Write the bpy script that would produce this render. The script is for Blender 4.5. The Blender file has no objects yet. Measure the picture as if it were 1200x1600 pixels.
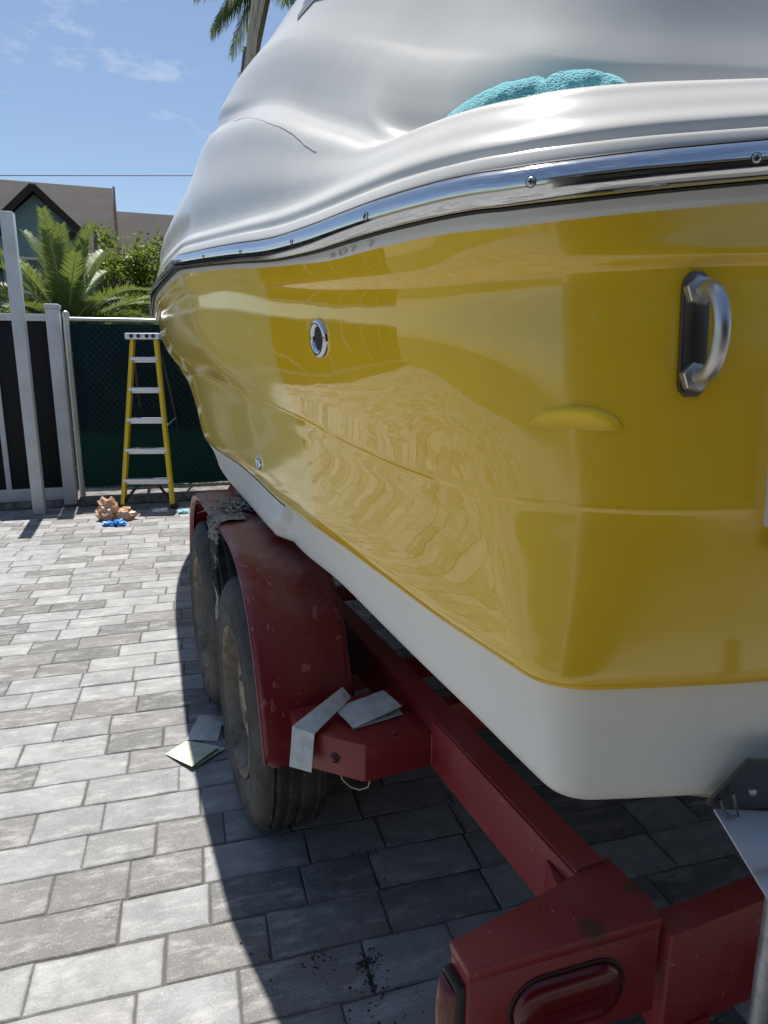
import bpy, bmesh, math, random
import numpy as np
from mathutils import Vector, Matrix, noise
R = math.radians
rng = random.Random(7)
sc = bpy.context.scene
col = sc.collection
# ------------------------------------------------------------------ camera, sky, sun, exposure
CAM_H, PITCH, FPX = 1.40, 12.3, 1060.0
cam = bpy.data.objects.new('camera', bpy.data.cameras.new('camera')); col.objects.link(cam)
cam.location = (0, 0, CAM_H); cam.rotation_euler = (R(90 - PITCH), 0, 0)
cam.data.sensor_fit = 'VERTICAL'; cam.data.sensor_height = 36.0; cam.data.lens = 36.0 * FPX / 1600.0
cam.data.clip_start = 0.02; cam.data.clip_end = 2000
sc.camera = cam
SUN_EL, SUN_AZ = 70.0, -20.0      # azimuth from +Y, negative to the left
S = Vector((math.sin(R(SUN_AZ)) * math.cos(R(SUN_EL)), math.cos(R(SUN_AZ)) * math.cos(R(SUN_EL)), math.sin(R(SUN_EL))))
world = bpy.data.worlds.new('World'); sc.world = world; world.use_nodes = True
wn, wl = world.node_tree.nodes, world.node_tree.links
bg = wn['Background']; bg.inputs[1].default_value = 0.074
sky = wn.new('ShaderNodeTexSky'); sky.sky_type = 'NISHITA'; sky.sun_disc = False
sky.sun_elevation = R(SUN_EL); sky.sun_rotation = R(SUN_AZ); sky.air_density = 1.0; sky.dust_density = 0.6; sky.ozone_density = 1.6
wtc = wn.new('ShaderNodeTexCoord'); wmap = wn.new('ShaderNodeMapping'); wmap.inputs['Scale'].default_value = (1.6, 1.6, 4.2)
wno = wn.new('ShaderNodeTexNoise'); wno.inputs['Scale'].default_value = 3.1; wno.inputs['Detail'].default_value = 9; wno.inputs['Roughness'].default_value = 0.62
wra = wn.new('ShaderNodeValToRGB'); wra.color_ramp.elements[0].position = 0.56; wra.color_ramp.elements[1].position = 0.80
wra.color_ramp.elements[1].color = (0.75, 0.75, 0.75, 1)
wmx = wn.new('ShaderNodeMixRGB'); wmx.inputs[2].default_value = (7.5, 7.8, 8.2, 1)
wl.new(wtc.outputs['Generated'], wmap.inputs[0]); wl.new(wmap.outputs[0], wno.inputs['Vector']); wl.new(wno.outputs[0], wra.inputs[0])
wl.new(wra.outputs[0], wmx.inputs[0]); wl.new(sky.outputs[0], wmx.inputs[1]); wl.new(wmx.outputs[0], bg.inputs[0])
sun = bpy.data.objects.new('sun', bpy.data.lights.new('sun', 'SUN')); col.objects.link(sun)
sun.data.energy = 4.5; sun.data.angle = R(0.53); sun.data.color = (1.0, 0.955, 0.88)
sun.rotation_euler = S.to_track_quat('Z', 'Y').to_euler()
sc.view_settings.view_transform = 'Standard'; sc.view_settings.look = 'None'
sc.view_settings.exposure = 0.76; sc.view_settings.gamma = 1.0
sc.cycles.max_bounces = 8; sc.cycles.glossy_bounces = 5; sc.cycles.transparent_max_bounces = 6
sc.cycles.use_denoising = True; sc.cycles.sample_clamp_indirect = 6.0

# ------------------------------------------------------------------ helpers
TH = R(21.8)
DV = Vector((-math.sin(TH), math.cos(TH), 0)); NV = Vector((math.cos(TH), math.sin(TH), 0)); P0 = Vector((0.3046, 0, 0))
def Wp(a, b, z): return P0 + DV * a + NV * b + Vector((0, 0, z))     # boat frame (along, across, up) to world

def pch(xs, ys):
    xs = np.array(xs, float); ys = np.array(ys, float); h = np.diff(xs); dl = np.diff(ys) / h
    m = np.zeros(len(xs)); m[0] = dl[0]; m[-1] = dl[-1]
    for i in range(1, len(xs) - 1):
        if dl[i-1] * dl[i] > 0:
            w1 = 2*h[i] + h[i-1]; w2 = h[i] + 2*h[i-1]; m[i] = (w1 + w2) / (w1/dl[i-1] + w2/dl[i])
    def f(x):
        x = np.clip(np.asarray(x, float), xs[0], xs[-1]); i = np.clip(np.searchsorted(xs, x) - 1, 0, len(xs) - 2)
        t = (x - xs[i]) / h[i]; t2 = t*t; t3 = t2*t
        return (2*t3-3*t2+1)*ys[i] + (t3-2*t2+t)*h[i]*m[i] + (-2*t3+3*t2)*ys[i+1] + (t3-t2)*h[i]*m[i+1]
    return f

class MB:
    """collects simple solids; build() links them as one mesh object"""
    def __init__(s): s.v = []; s.f = []
    def add(s, vs, fs):
        o = len(s.v); s.v += [tuple(v) for v in vs]; s.f += [tuple(i + o for i in f) for f in fs]; return s
    def box(s, lo, hi, M=None, bev=0.0):
        bm = bmesh.new(); bmesh.ops.create_cube(bm, size=1)
        c = [(lo[i] + hi[i]) / 2 for i in range(3)]; d = [hi[i] - lo[i] for i in range(3)]
        for v in bm.verts: v.co = Vector((v.co.x*d[0]+c[0], v.co.y*d[1]+c[1], v.co.z*d[2]+c[2]))
        if bev > 0: bmesh.ops.bevel(bm, geom=bm.edges[:], offset=bev, segments=2, affect='EDGES', profile=0.5)
        return s.bm(bm, M)
    def bm(s, bm, M=None):
        bm.verts.index_update()
        s.add([(M @ v.co) if M else v.co for v in bm.verts], [[v.index for v in f.verts] for f in bm.faces]); bm.free(); return s
    def prism(s, poly, z0, z1, M=None, bev=0.0):
        bm = bmesh.new(); vs = [bm.verts.new((p[0], p[1], z0)) for p in poly]; f = bm.faces.new(vs)
        r = bmesh.ops.extrude_face_region(bm, geom=[f]); 
        for e in r['geom']:
            if isinstance(e, bmesh.types.BMVert): e.co.z = z1
        bmesh.ops.recalc_face_normals(bm, faces=bm.faces)
        if bev > 0: bmesh.ops.bevel(bm, geom=bm.edges[:], offset=bev, segments=2, affect='EDGES', profile=0.5)
        return s.bm(bm, M)
    def tube(s, pts, r, n=10, cap=True):
        pts = [Vector(p) for p in pts]; rs = r if isinstance(r, (list, tuple)) else [r]*len(pts); up = None; rings = []
        for i, p in enumerate(pts):
            t = (pts[min(i+1, len(pts)-1)] - pts[max(i-1, 0)]).normalized()
            if up is None:
                up = Vector((0, 0, 1)) if abs(t.z) < 0.9 else Vector((1, 0, 0))
            x = t.cross(up).normalized(); y = x.cross(t).normalized(); up = y
            rings.append([p + (x*math.cos(2*math.pi*k/n) + y*math.sin(2*math.pi*k/n))*rs[i] for k in range(n)])
        vs = [v for q in rings for v in q]
        fs = [(i*n+k, i*n+(k+1) % n, (i+1)*n+(k+1) % n, (i+1)*n+k) for i in range(len(pts)-1) for k in range(n)]
        if cap: fs += [tuple(range(n-1, -1, -1)), tuple((len(pts)-1)*n + k for k in range(n))]
        return s.add(vs, fs)
    def lathe(s, prof, n=32, M=None, cap=False):
        vs = []; 
        for (r, h) in prof:
            for k in range(n):
                a = 2*math.pi*k/n; v = Vector((r*math.cos(a), r*math.sin(a), h)); vs.append(M @ v if M else v)
        m = len(prof)
        fs = [(i*n+k, i*n+(k+1) % n, (i+1)*n+(k+1) % n, (i+1)*n+k) for i in range(m-1) for k in range(n)]
        if cap: fs += [tuple(range(n-1, -1, -1)), tuple((m-1)*n + k for k in range(n))]
        return s.add(vs, fs)
    def grid(s, P):
        h, w = len(P), len(P[0])
        return s.add([q for r in P for q in r], [(i*w+j, i*w+j+1, (i+1)*w+j+1, (i+1)*w+j) for i in range(h-1) for j in range(w-1)])
    def build(s, name, mat, parent=None, smooth=None, off=None):
        me = bpy.data.meshes.new(name); me.from_pydata(s.v, [], s.f); me.update()
        return link(name, me, mat, parent, smooth, off)

def link(name, me, mat, parent=None, smooth=None, off=None):
    if mat is not None: me.materials.append(mat)
    if smooth is not None:
        me.shade_smooth(); me.set_sharp_from_angle(angle=R(smooth))
    o = bpy.data.objects.new(name, me); col.objects.link(o)
    if parent is not None: o.parent = parent
    if off is not None: o.location = off
    return o
def tag(o, label=None, cat=None, group=None, kind=None):
    if label: o['label'] = label
    if cat: o['category'] = cat
    if group: o['group'] = group
    if kind: o['kind'] = kind
    return o
def empty(name, loc=(0, 0, 0), rz=0.0):
    o = bpy.data.objects.new(name, None); col.objects.link(o); o.location = loc; o.rotation_euler = (0, 0, rz); o.empty_display_size = 0.1; return o
def frame(o, z, x=None):
    z = Vector(z).normalized(); x = Vector(x) if x else (Vector((0, 0, 1)) if abs(z.z) < .9 else Vector((1, 0, 0)))
    x = (x - z*x.dot(z)).normalized(); y = z.cross(x)
    return Matrix(((x.x, y.x, z.x, o[0]), (x.y, y.y, z.y, o[1]), (x.z, y.z, z.z, o[2]), (0, 0, 0, 1)))

# ------------------------------------------------------------------ materials
def mat(name, color, rough=0.5, metal=0.0, spec=None, coat=0.0, coat_rough=0.03):
    m = bpy.data.materials.new(name); m.use_nodes = True; b = m.node_tree.nodes['Principled BSDF']
    b.inputs['Base Color'].default_value = (*color, 1); b.inputs['Roughness'].default_value = rough; b.inputs['Metallic'].default_value = metal
    if spec is not None: b.inputs['Specular IOR Level'].default_value = spec
    if coat: b.inputs['Coat Weight'].default_value = coat; b.inputs['Coat Roughness'].default_value = coat_rough
    return m
class NT:
    def __init__(s, m): s.n = m.node_tree.nodes; s.l = m.node_tree.links; s.b = s.n['Principled BSDF']; s.tc = s.n.new('ShaderNodeTexCoord')
    def noise(s, scale, detail=4, rough=.55, vec=None, stretch=None, coord='Object'):
        t = s.n.new('ShaderNodeTexNoise'); t.inputs['Scale'].default_value = scale; t.inputs['Detail'].default_value = detail; t.inputs['Roughness'].default_value = rough
        v = vec or s.tc.outputs[coord]
        if stretch:
            mp = s.n.new('ShaderNodeMapping'); mp.inputs['Scale'].default_value = stretch; s.l.new(v, mp.inputs[0]); v = mp.outputs[0]
        s.l.new(v, t.inputs['Vector']); return t.outputs[0]
    def ramp(s, fac, stops):
        r = s.n.new('ShaderNodeValToRGB'); e = r.color_ramp.elements
        while len(e) < len(stops): e.new(0.5)
        for i, (p, c) in enumerate(stops):
            e[i].position = p; e[i].color = (*c, 1) if hasattr(c, '__len__') else (c, c, c, 1)
        s.l.new(fac, r.inputs[0]); return r.outputs[0]
    def mix(s, fac, a, b, mode='MIX'):
        x = s.n.new('ShaderNodeMixRGB'); x.blend_type = mode
        for i, v in ((0, fac), (1, a), (2, b)):
            if isinstance(v, (int, float)): x.inputs[i].default_value = v if i == 0 else (v, v, v, 1)
            elif isinstance(v, tuple): x.inputs[i].default_value = (*v, 1)
            else: s.l.new(v, x.inputs[i])
        return x.outputs[0]
    def math(s, op, a, b=0.5):
        x = s.n.new('ShaderNodeMath'); x.operation = op
        for i, v in ((0, a), (1, b)):
            if isinstance(v, (int, float)): x.inputs[i].default_value = v
            else: s.l.new(v, x.inputs[i])
        return x.outputs[0]
    def attr(s, name):
        a = s.n.new('ShaderNodeAttribute'); a.attribute_name = name; return a.outputs['Fac']
    def xyz(s, coord='Object'):
        x = s.n.new('ShaderNodeSeparateXYZ'); s.l.new(s.tc.outputs[coord], x.inputs[0]); return x.outputs
    def bump(s, h, strength=.3, dist=.005):
        b = s.n.new('ShaderNodeBump'); b.inputs['Strength'].default_value = strength; b.inputs['Distance'].default_value = dist
        s.l.new(h, b.inputs['Height']); s.l.new(b.outputs[0], s.b.inputs['Normal']); return b
    def set(s, k, v): s.l.new(v, s.b.inputs[k])

M = {}
# yellow gelcoat: freshly polished near the stern, chalky beyond the tape line
m = M['gel'] = mat('yellow_gelcoat', (.5, .33, .012), .03, coat=0.0); t = NT(m); b_ = t.b
x, y, z = t.xyz()
wob = t.math('MULTIPLY', t.math('SUBTRACT', t.noise(3.0, 2), .5), .10)
msk = t.ramp(t.math('ADD', y, wob), [(0, 0), (1, 1)])
mr = t.n.new('ShaderNodeMapRange'); mr.inputs['From Min'].default_value = 1.655; mr.inputs['From Max'].default_value = 1.672
t.l.new(t.math('ADD', y, wob), mr.inputs['Value']); ox = mr.outputs[0]
blot = t.ramp(t.noise(2.2, 5, .6), [(.35, 0), (.7, 1)])
oxc = t.mix(blot, (.82, .60, .13), (.85, .66, .20))
poc = t.mix(t.ramp(t.noise(5.0, 4), [(.3, 0), (.75, 1)]), (.80, .485, .020), (.85, .54, .030))
t.set('Base Color', t.mix(ox, poc, oxc))
mr2 = t.n.new('ShaderNodeMapRange'); mr2.inputs['From Min'].default_value = .93; mr2.inputs['From Max'].default_value = .80; mr2.inputs['To Max'].default_value = .17; t.l.new(t.math('ADD', y, wob), mr2.inputs['Value'])   # transom not yet buffed
t.set('Roughness', t.math('ADD', t.ramp(ox, [(0, .018), (1, .085)]), mr2.outputs[0]))
b_.inputs['IOR'].default_value = 1.82
t.bump(t.math('ADD', t.noise(9, 2), t.math('MULTIPLY', t.noise(38, 2), .06)), .017, .02)
m = M['white'] = mat('white_gelcoat', (.74, .735, .71), .22); t = NT(m)
t.set('Base Color', t.mix(t.ramp(t.noise(3, 6, .65), [(.4, 0), (.75, 1)]), (.62, .607, .57), (.55, .538, .50)))
t.set('Roughness', t.ramp(t.noise(4, 4), [(.3, .16), (.7, .30)]))
m = M['white_low'] = mat('white_bottom_gelcoat', (.72, .72, .69), .28); t = NT(m)
sp = t.ramp(t.noise(45, 2, .6), [(.74, 0), (.80, 1)])
t.set('Base Color', t.mix(t.math('MULTIPLY', sp, .35), t.mix(t.ramp(t.noise(2.5, 5), [(.3, 0), (.8, 1)]), (.82, .795, .72), (.74, .715, .64)), (.32, .32, .30)))
m = M['chrome'] = mat('polished_stainless', (.62, .63, .64), .07, 1.0); t = NT(m)
t.set('Roughness', t.ramp(t.noise(60, 3, stretch=(1, .06, 1)), [(.3, .05), (.75, .16)]))
t.bump(t.noise(5, 2, stretch=(1, .6, 1)), .05, .01)
m = M['steel'] = mat('brushed_steel', (.52, .52, .51), .28, 1.0); t = NT(m)
t.set('Roughness', t.ramp(t.noise(40, 4), [(.3, .28), (.75, .5)]))
M['dark_steel'] = mat('dark_tarnished_steel', (.16, .155, .14), .32, 1.0)
M['gap'] = mat('black_gap_rubber', (.012, .012, .013), .6)
M['rubber_black'] = mat('black_plastic', (.015, .015, .016), .45)
M['decal'] = mat('grey_vinyl_decal', (.17, .175, .19), .35)
M['ghost'] = mat('faded_letter_residue', (.36, .355, .34), .5)
M['seam'] = mat('grey_hairline_seam', (.42, .41, .40), .6)
M['cap'] = mat('yellow_fade_to_hull', (.98, .60, .03), .3); t = NT(M['cap']); x, y, z = t.xyz(); mr = t.n.new('ShaderNodeMapRange'); mr.inputs['From Min'].default_value = 1.318; mr.inputs['From Max'].default_value = 1.336; t.l.new(z, mr.inputs[0]); t.set('Base Color', t.mix(mr.outputs[0], (.80, .485, .020), (1.0, .66, .03)))  # half oval on the stern: lighter yellow above, blending to hull yellow below
m = M['red'] = mat('faded_red_trailer_paint', (.17, .018, .02), .42); t = NT(m)
chalk = t.ramp(t.noise(3.5, 6, .68), [(.48, 0), (.82, 1)]); chips = t.ramp(t.noise(70, 2, .5), [(.715, 0), (.75, 1)])
rust = t.ramp(t.noise(5.5, 7, .7), [(.66, 0), (.74, 1)])
c = t.mix(t.math('MULTIPLY', chalk, .6), (.21, .016, .020), (.30, .085, .08)); c = t.mix(t.math('MULTIPLY', rust, .25), c, (.07, .02, .012))
def patch(cx, cy, cz, r, k):
    vm = t.n.new('ShaderNodeVectorMath'); vm.operation = 'DISTANCE'; t.l.new(t.tc.outputs['Object'], vm.inputs[0]); vm.inputs[1].default_value = (cx, cy, cz)
    return t.math('MULTIPLY', t.ramp(t.math('ADD', vm.outputs['Value'], t.math('MULTIPLY', t.noise(45, 4), r*.9)), [(r*.9, 1), (r*1.5, 0)]), k)
c = t.mix(patch(.325, .798, .573, .026, .85), c, (.055, .030, .014)); c = t.mix(patch(.44, .84, .573, .02, .6), c, (.07, .03, .016)); c = t.mix(patch(.40, 1.47, .53, .03, .6), c, (.06, .03, .02))
t.set('Base Color', t.mix(t.math('MULTIPLY', chips, .45), c, (.42, .30, .27)))
t.set('Roughness', t.ramp(chalk, [(0, .34), (1, .62)])); t.bump(t.noise(160, 3), .12, .002)
m = M['fender'] = mat('scratched_red_fender_paint', (.17, .014, .018), .4); t = NT(m)
x, y, z = t.xyz()
mr = t.n.new('ShaderNodeMapRange'); mr.inputs['From Min'].default_value = .72; mr.inputs['From Max'].default_value = .9; t.l.new(z, mr.inputs[0])
dust = t.math('MULTIPLY', t.ramp(t.noise(7, 7, .7), [(.40, 0), (.72, 1)]), mr.outputs[0])
scr = t.ramp(t.noise(34, 2, .4, stretch=(1, 1, .5)), [(.66, 0), (.70, 1)])
sc2 = t.ramp(t.noise(110, 2, .4), [(.72, 0), (.75, 1)])
c = t.mix(t.math('MULTIPLY', dust, .8), (.17, .012, .016), (.36, .26, .245)); c = t.mix(t.math('MULTIPLY', scr, .5), c, (.36, .17, .16))
t.set('Base Color', t.mix(t.math('MULTIPLY', sc2, .6), c, (.40, .26, .24))); t.set('Roughness', t.ramp(dust, [(0, .30), (1, .7)]))
m = M['tyre'] = mat('dusty_tyre_rubber', (.028, .027, .026), .78); t = NT(m)
t.set('Base Color', t.mix(t.ramp(t.noise(9, 6, .68), [(.42, 0), (.75, 1)]), (.022, .022, .022), (.085, .078, .070))); t.bump(t.noise(120, 3), .2, .002)
m = M['rim'] = mat('rusty_painted_rim', (.4, .36, .28), .5); t = NT(m)
t.set('Base Color', t.mix(t.ramp(t.noise(14, 7, .7), [(.45, 0), (.64, 1)]), (.18, .155, .115), (.07, .04, .02)))
M['red_lens'] = mat('red_lamp_lens', (.11, .004, .006), .2)
M['grommet'] = mat('dark_maroon_rubber', (.035, .010, .010), .6)
M['carpet'] = mat('dark_bunk_carpet', (.03, .03, .032), .95)
M['cream'] = mat('cream_hose_plastic', (.55, .45, .28), .45)
m = M['galv'] = mat('galvanised_pipe', (.40, .41, .42), .45, .7); t = NT(m); t.set('Base Color', t.mix(t.ramp(t.noise(40, 5, .7), [(.35, 0), (.7, 1)]), (.30, .31, .32), (.52, .53, .54)))
m = M['paver'] = mat('concrete_paver', (.3, .3, .3), .8); t = NT(m)
tone = t.attr('tone'); 
c = t.ramp(tone, [(0, (.125, .127, .130)), (.12, (.175, .172, .165)), (.3, (.225, .229, .236)), (.62, (.265, .270, .278)), (.88, (.275, .280, .287)), (1, (.30, .30, .297))])
mp = t.n.new('ShaderNodeMapping'); mp.vector_type = 'TEXTURE'; mp.inputs['Rotation'].default_value = (0, 0, R(15.7)); t.l.new(t.tc.outputs['Object'], mp.inputs[0]); pv = mp.outputs[0]
off = t.n.new('ShaderNodeVectorMath'); off.operation = 'ADD'; cm = t.n.new('ShaderNodeCombineXYZ'); t.l.new(t.math('MULTIPLY', tone, 37.0), cm.inputs[0]); t.l.new(t.math('MULTIPLY', tone, 91.0), cm.inputs[1]); t.l.new(pv, off.inputs[0]); t.l.new(cm.outputs[0], off.inputs[1]); pv = off.outputs[0]
big = t.ramp(t.noise(8, 6, .66, vec=pv), [(.28, .66), (.75, 1.16)])
stk = t.ramp(t.noise(16, 6, .70, vec=pv, stretch=(.45, 1.3, 1)), [(.50, 0), (.72, 1)])
spk = t.ramp(t.noise(190, 3, .7, vec=pv), [(.56, 0), (.72, 1)]); spd = t.ramp(t.noise(120, 3, .7, vec=pv), [(.60, 0), (.72, 1)])
c = t.mix(1.0, c, big, 'MULTIPLY'); c = t.mix(t.math('MULTIPLY', stk, .62), c, (.47, .468, .46)); c = t.mix(t.math('MULTIPLY', spk, .42), c, (.60, .60, .59))
c = t.mix(t.math('MULTIPLY', spd, .50), c, (.085, .086, .088))
dirt = t.math('MULTIPLY', t.math('POWER', t.attr('edge'), 3.0), t.ramp(t.noise(20, 5, .7, vec=pv), [(.38, .0), (.66, .75)])); c = t.mix(dirt, c, (.085, .084, .082)); t.set('Base Color', c)
t.set('Roughness', t.ramp(t.noise(30, 3), [(.3, .62), (.7, .85)]))
t.bump(t.math('ADD', t.noise(210, 4, .7), t.math('MULTIPLY', t.noise(35, 4), 1.4)), .55, .0035)
m = M['sand'] = mat('joint_sand', (.095, .092, .087), .95); t = NT(m); t.bump(t.noise(300, 3), .6, .004)
m = M['soil'] = mat('dry_soil_and_grass', (.09, .085, .05), .95); t = NT(m); t.set('Base Color', t.mix(t.ramp(t.noise(1.5, 6), [(.35, 0), (.65, 1)]), (.10, .085, .06), (.06, .085, .025)))
m = M['kerb'] = mat('stained_kerb_concrete', (.32, .31, .29), .9); t = NT(m); t.set('Base Color', t.mix(t.ramp(t.noise(12, 6, .7), [(.4, 0), (.65, 1)]), (.20, .19, .175), (.04, .038, .034)))
M['gravel'] = mat('dark_gravel', (.11, .11, .108), .9); t = NT(M['gravel']); t.set('Base Color', t.ramp(t.noise(60, 3), [(.3, (.035, .035, .035)), (.7, (.20, .195, .18))]))
M['crumb'] = mat('black_grime_crumbs', (.012, .011, .010), .5)
M['wire'] = mat('galvanised_wire', (.42, .44, .44), .4, .8)
M['vinyl_wire'] = mat('green_vinyl_coated_wire', (.010, .035, .030), .25)
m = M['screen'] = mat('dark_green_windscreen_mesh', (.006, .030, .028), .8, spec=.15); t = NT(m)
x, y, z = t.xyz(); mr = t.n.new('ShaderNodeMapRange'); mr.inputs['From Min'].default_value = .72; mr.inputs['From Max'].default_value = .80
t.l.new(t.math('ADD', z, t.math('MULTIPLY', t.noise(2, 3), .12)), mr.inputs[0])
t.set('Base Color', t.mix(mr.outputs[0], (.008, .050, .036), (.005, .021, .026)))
M['post_grey'] = mat('grey_powder_coat', (.47, .49, .51), .5); t = NT(M['post_grey']); t.set('Base Color', t.mix(t.ramp(t.noise(5, 5), [(.4, 0), (.75, 1)]), (.50, .52, .54), (.40, .41, .41)))
M['panel_black'] = mat('black_gate_panel', (.008, .008, .010), .6, spec=.2)
M['lad_y'] = mat('yellow_fibreglass', (.74, .52, .012), .4)
M['alu'] = mat('matt_aluminium', (.66, .67, .70), .42, .55)
M['bag'] = mat('brown_plastic_bag', (.50, .30, .20), .3, spec=.6)
M['glove'] = mat('blue_nitrile', (.03, .22, .62), .4)
M['scrap_w'] = mat('white_paper_scrap', (.75, .76, .80), .7); M['scrap_b'] = mat('pale_blue_scrap', (.22, .60, .72), .6)
m = M['towel'] = mat('turquoise_microfibre', (.06, .42, .46), .95); t = NT(m)
t.b.inputs['Sheen Weight'].default_value = .35
v = t.n.new('ShaderNodeTexVoronoi'); v.inputs['Scale'].default_value = 330; t.l.new(t.tc.outputs['Object'], v.inputs['Vector'])
t.set('Base Color', t.mix(t.ramp(v.outputs['Distance'], [(0, 0), (.6, 1)]), (.30, .70, .76), (.10, .46, .52))); 
bmp = t.bump(t.math('SUBTRACT', 1.0, v.outputs['Distance']), 1.0, .003)
m = M['sandpaper'] = mat('worn_grey_sandpaper', (.50, .52, .51), .9); t = NT(m); t.set('Base Color', t.mix(t.ramp(t.noise(28, 5, .65), [(.38, 0), (.7, 1)]), (.55, .575, .565), (.36, .38, .375)))
m = M['sandpaper_g'] = mat('pale_green_sandpaper', (.55, .58, .46), .9); t = NT(m); t.set('Base Color', t.mix(t.ramp(t.noise(28, 5, .65), [(.38, 0), (.7, 1)]), (.58, .61, .49), (.42, .45, .36)))
M['rag'] = mat('dirty_grey_rag', (.27, .28, .275), .95); t = NT(M['rag']); t.set('Base Color', t.ramp(t.noise(60, 3), [(.3, (.12, .125, .12)), (.7, (.40, .41, .40))]))
M['teal'] = mat('teal_stucco', (.14, .205, .235), .8)
m = M['shingle'] = mat('brown_roof_shingle', (.14, .12, .105), .9); t = NT(m)
t.set('Base Color', t.mix(t.ramp(t.noise(1.2, 8, .75), [(.3, 0), (.7, 1)]), (.026, .023, .0215), (.048, .043, .040)))
br = t.n.new('ShaderNodeTexBrick'); br.inputs['Scale'].default_value = 4.5; br.inputs['Mortar Size'].default_value = .02
t.l.new(t.tc.outputs['Object'], br.inputs['Vector']); t.bump(br.outputs['Fac'], .3, .02)
M['fascia'] = mat('dark_brown_fascia', (.045, .034, .034), .95, spec=.05); M['trim'] = mat('pale_trim', (.5, .5, .46), .6)
M['garage_wall'] = mat('beige_garage_stucco', (.52, .48, .40), .9)
M['glass'] = mat('window_glass', (.03, .035, .04), .05)
def leafmat(nm, a, b, tr=.35):
    m = mat(nm, a, .5); t = NT(m); t.set('Base Color', t.mix(t.attr('tone'), a, b)); n, l = m.node_tree.nodes, m.node_tree.links
    tl = n.new('ShaderNodeBsdfTranslucent'); mx = n.new('ShaderNodeMixShader'); mx.inputs[0].default_value = tr
    l.new(t.mix(.5, t.mix(t.attr('tone'), a, b), (.22, .26, .03)), tl.inputs[0]); l.new(t.b.outputs[0], mx.inputs[1]); l.new(tl.outputs[0], mx.inputs[2])
    l.new(mx.outputs[0], n['Material Output'].inputs[0]); return m
M['frond'] = leafmat('palm_frond_green', (.065, .115, .032), (.15, .21, .075)); M['leaf'] = leafmat('yellow_green_leaf', (.07, .13, .012), (.19, .26, .03), .45)
M['coco'] = leafmat('coconut_leaf_green', (.04, .08, .028), (.08, .12, .04)); M['dleaf'] = leafmat('dark_hedge_leaf', (.02, .045, .012), (.05, .085, .02), .2)
M['bark'] = mat('grey_brown_bark', (.16, .13, .10), .9); M['rachis'] = mat('pale_palm_rachis', (.26, .28, .13), .6)
m = M['pole'] = mat('weathered_wood_pole', (.30, .26, .20), .8); t = NT(m); t.set('Base Color', t.ramp(t.noise(5, 6, .7, stretch=(6, 6, .35)), [(.3, (.26, .225, .18)), (.7, (.60, .53, .43))]))
M['insul'] = mat('white_ceramic', (.8, .8, .8), .2)

# ------------------------------------------------------------------ ground
ter = MB(); ter.add([(-600, -600, -.075), (600, -600, -.075), (600, 900, -.075), (-600, 900, -.075)], [(0, 1, 2, 3)])
tag(ter.build('ground', M['soil']), kind='structure')
E1 = Vector((math.cos(R(15.7)), math.sin(R(15.7)), 0)); E2 = Vector((-math.sin(R(15.7)), math.cos(R(15.7)), 0))
drv = MB(); drv.add([E1*u + E2*v + Vector((0, 0, -.0038)) for u, v in ((-8, -6), (7.5, -6), (7.5, 7.28), (-8, 7.28))], [(0, 1, 2, 3)])
drive = tag(drv.build('driveway', M['sand']), kind='structure')
def cam_proj(P):
    p = R(PITCH); q = Vector(P) - Vector((0, 0, CAM_H)); zc = q.y*math.cos(p) - q.z*math.sin(p)
    if zc < .05: return None
    return 600 + FPX*q.x/zc, 800 - FPX*(q.y*math.sin(p) + q.z*math.cos(p))/zc
def gravel_zone(P): return P.x > .30 and P.y < 1.30 - .05*P.x and P.y > -.5 and P.x < 2.6
def brick_geo(u0, u1, v0, v1, z):
    g = .0010; u0 += g + rng.uniform(-.0008, .002); u1 -= g + rng.uniform(-.0008, .002); v0 += g + rng.uniform(-.0006, .0022); v1 -= g + rng.uniform(-.0006, .0022)
    out = []
    def j(): return rng.uniform(-.0034, .0022)
    for k in range(3): out.append((u0 + (u1-u0)*k/3 + (j() if k else 0), v0 + j()))
    out.append((u1 + j(), v0 + j()))
    for k in range(3): out.append((u1 - (u1-u0)*k/3 + (j() if k else 0), v1 + j()))
    out.append((u0 + j(), v1 + j()))
    cu, cv = (u0+u1)/2, (v0+v1)/2; tl = (rng.uniform(-.006, .006), rng.uniform(-.006, .006)); n = len(out)
    vs = []; ed = []
    for ins, dz, e_ in ((0, -.012, 1), (.0002, -.0032, 1), (.0034, 0, .9), (.020, .0004, 0)):
        for (u, v) in out:
            uu = u + (ins if u < cu else -ins); vv = v + (ins if v < cv else -ins)
            vs.append(E1*uu + E2*vv + Vector((0, 0, z + dz + tl[0]*(uu-cu) + tl[1]*(vv-cv)))); ed.append(e_)
    fs = [(i*n+k, i*n+(k+1) % n, (i+1)*n+(k+1) % n, (i+1)*n+k) for i in range(3) for k in range(n)] + [tuple(3*n+k for k in range(n))]
    return vs, fs, ed
bricks = []
r0 = -38
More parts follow.
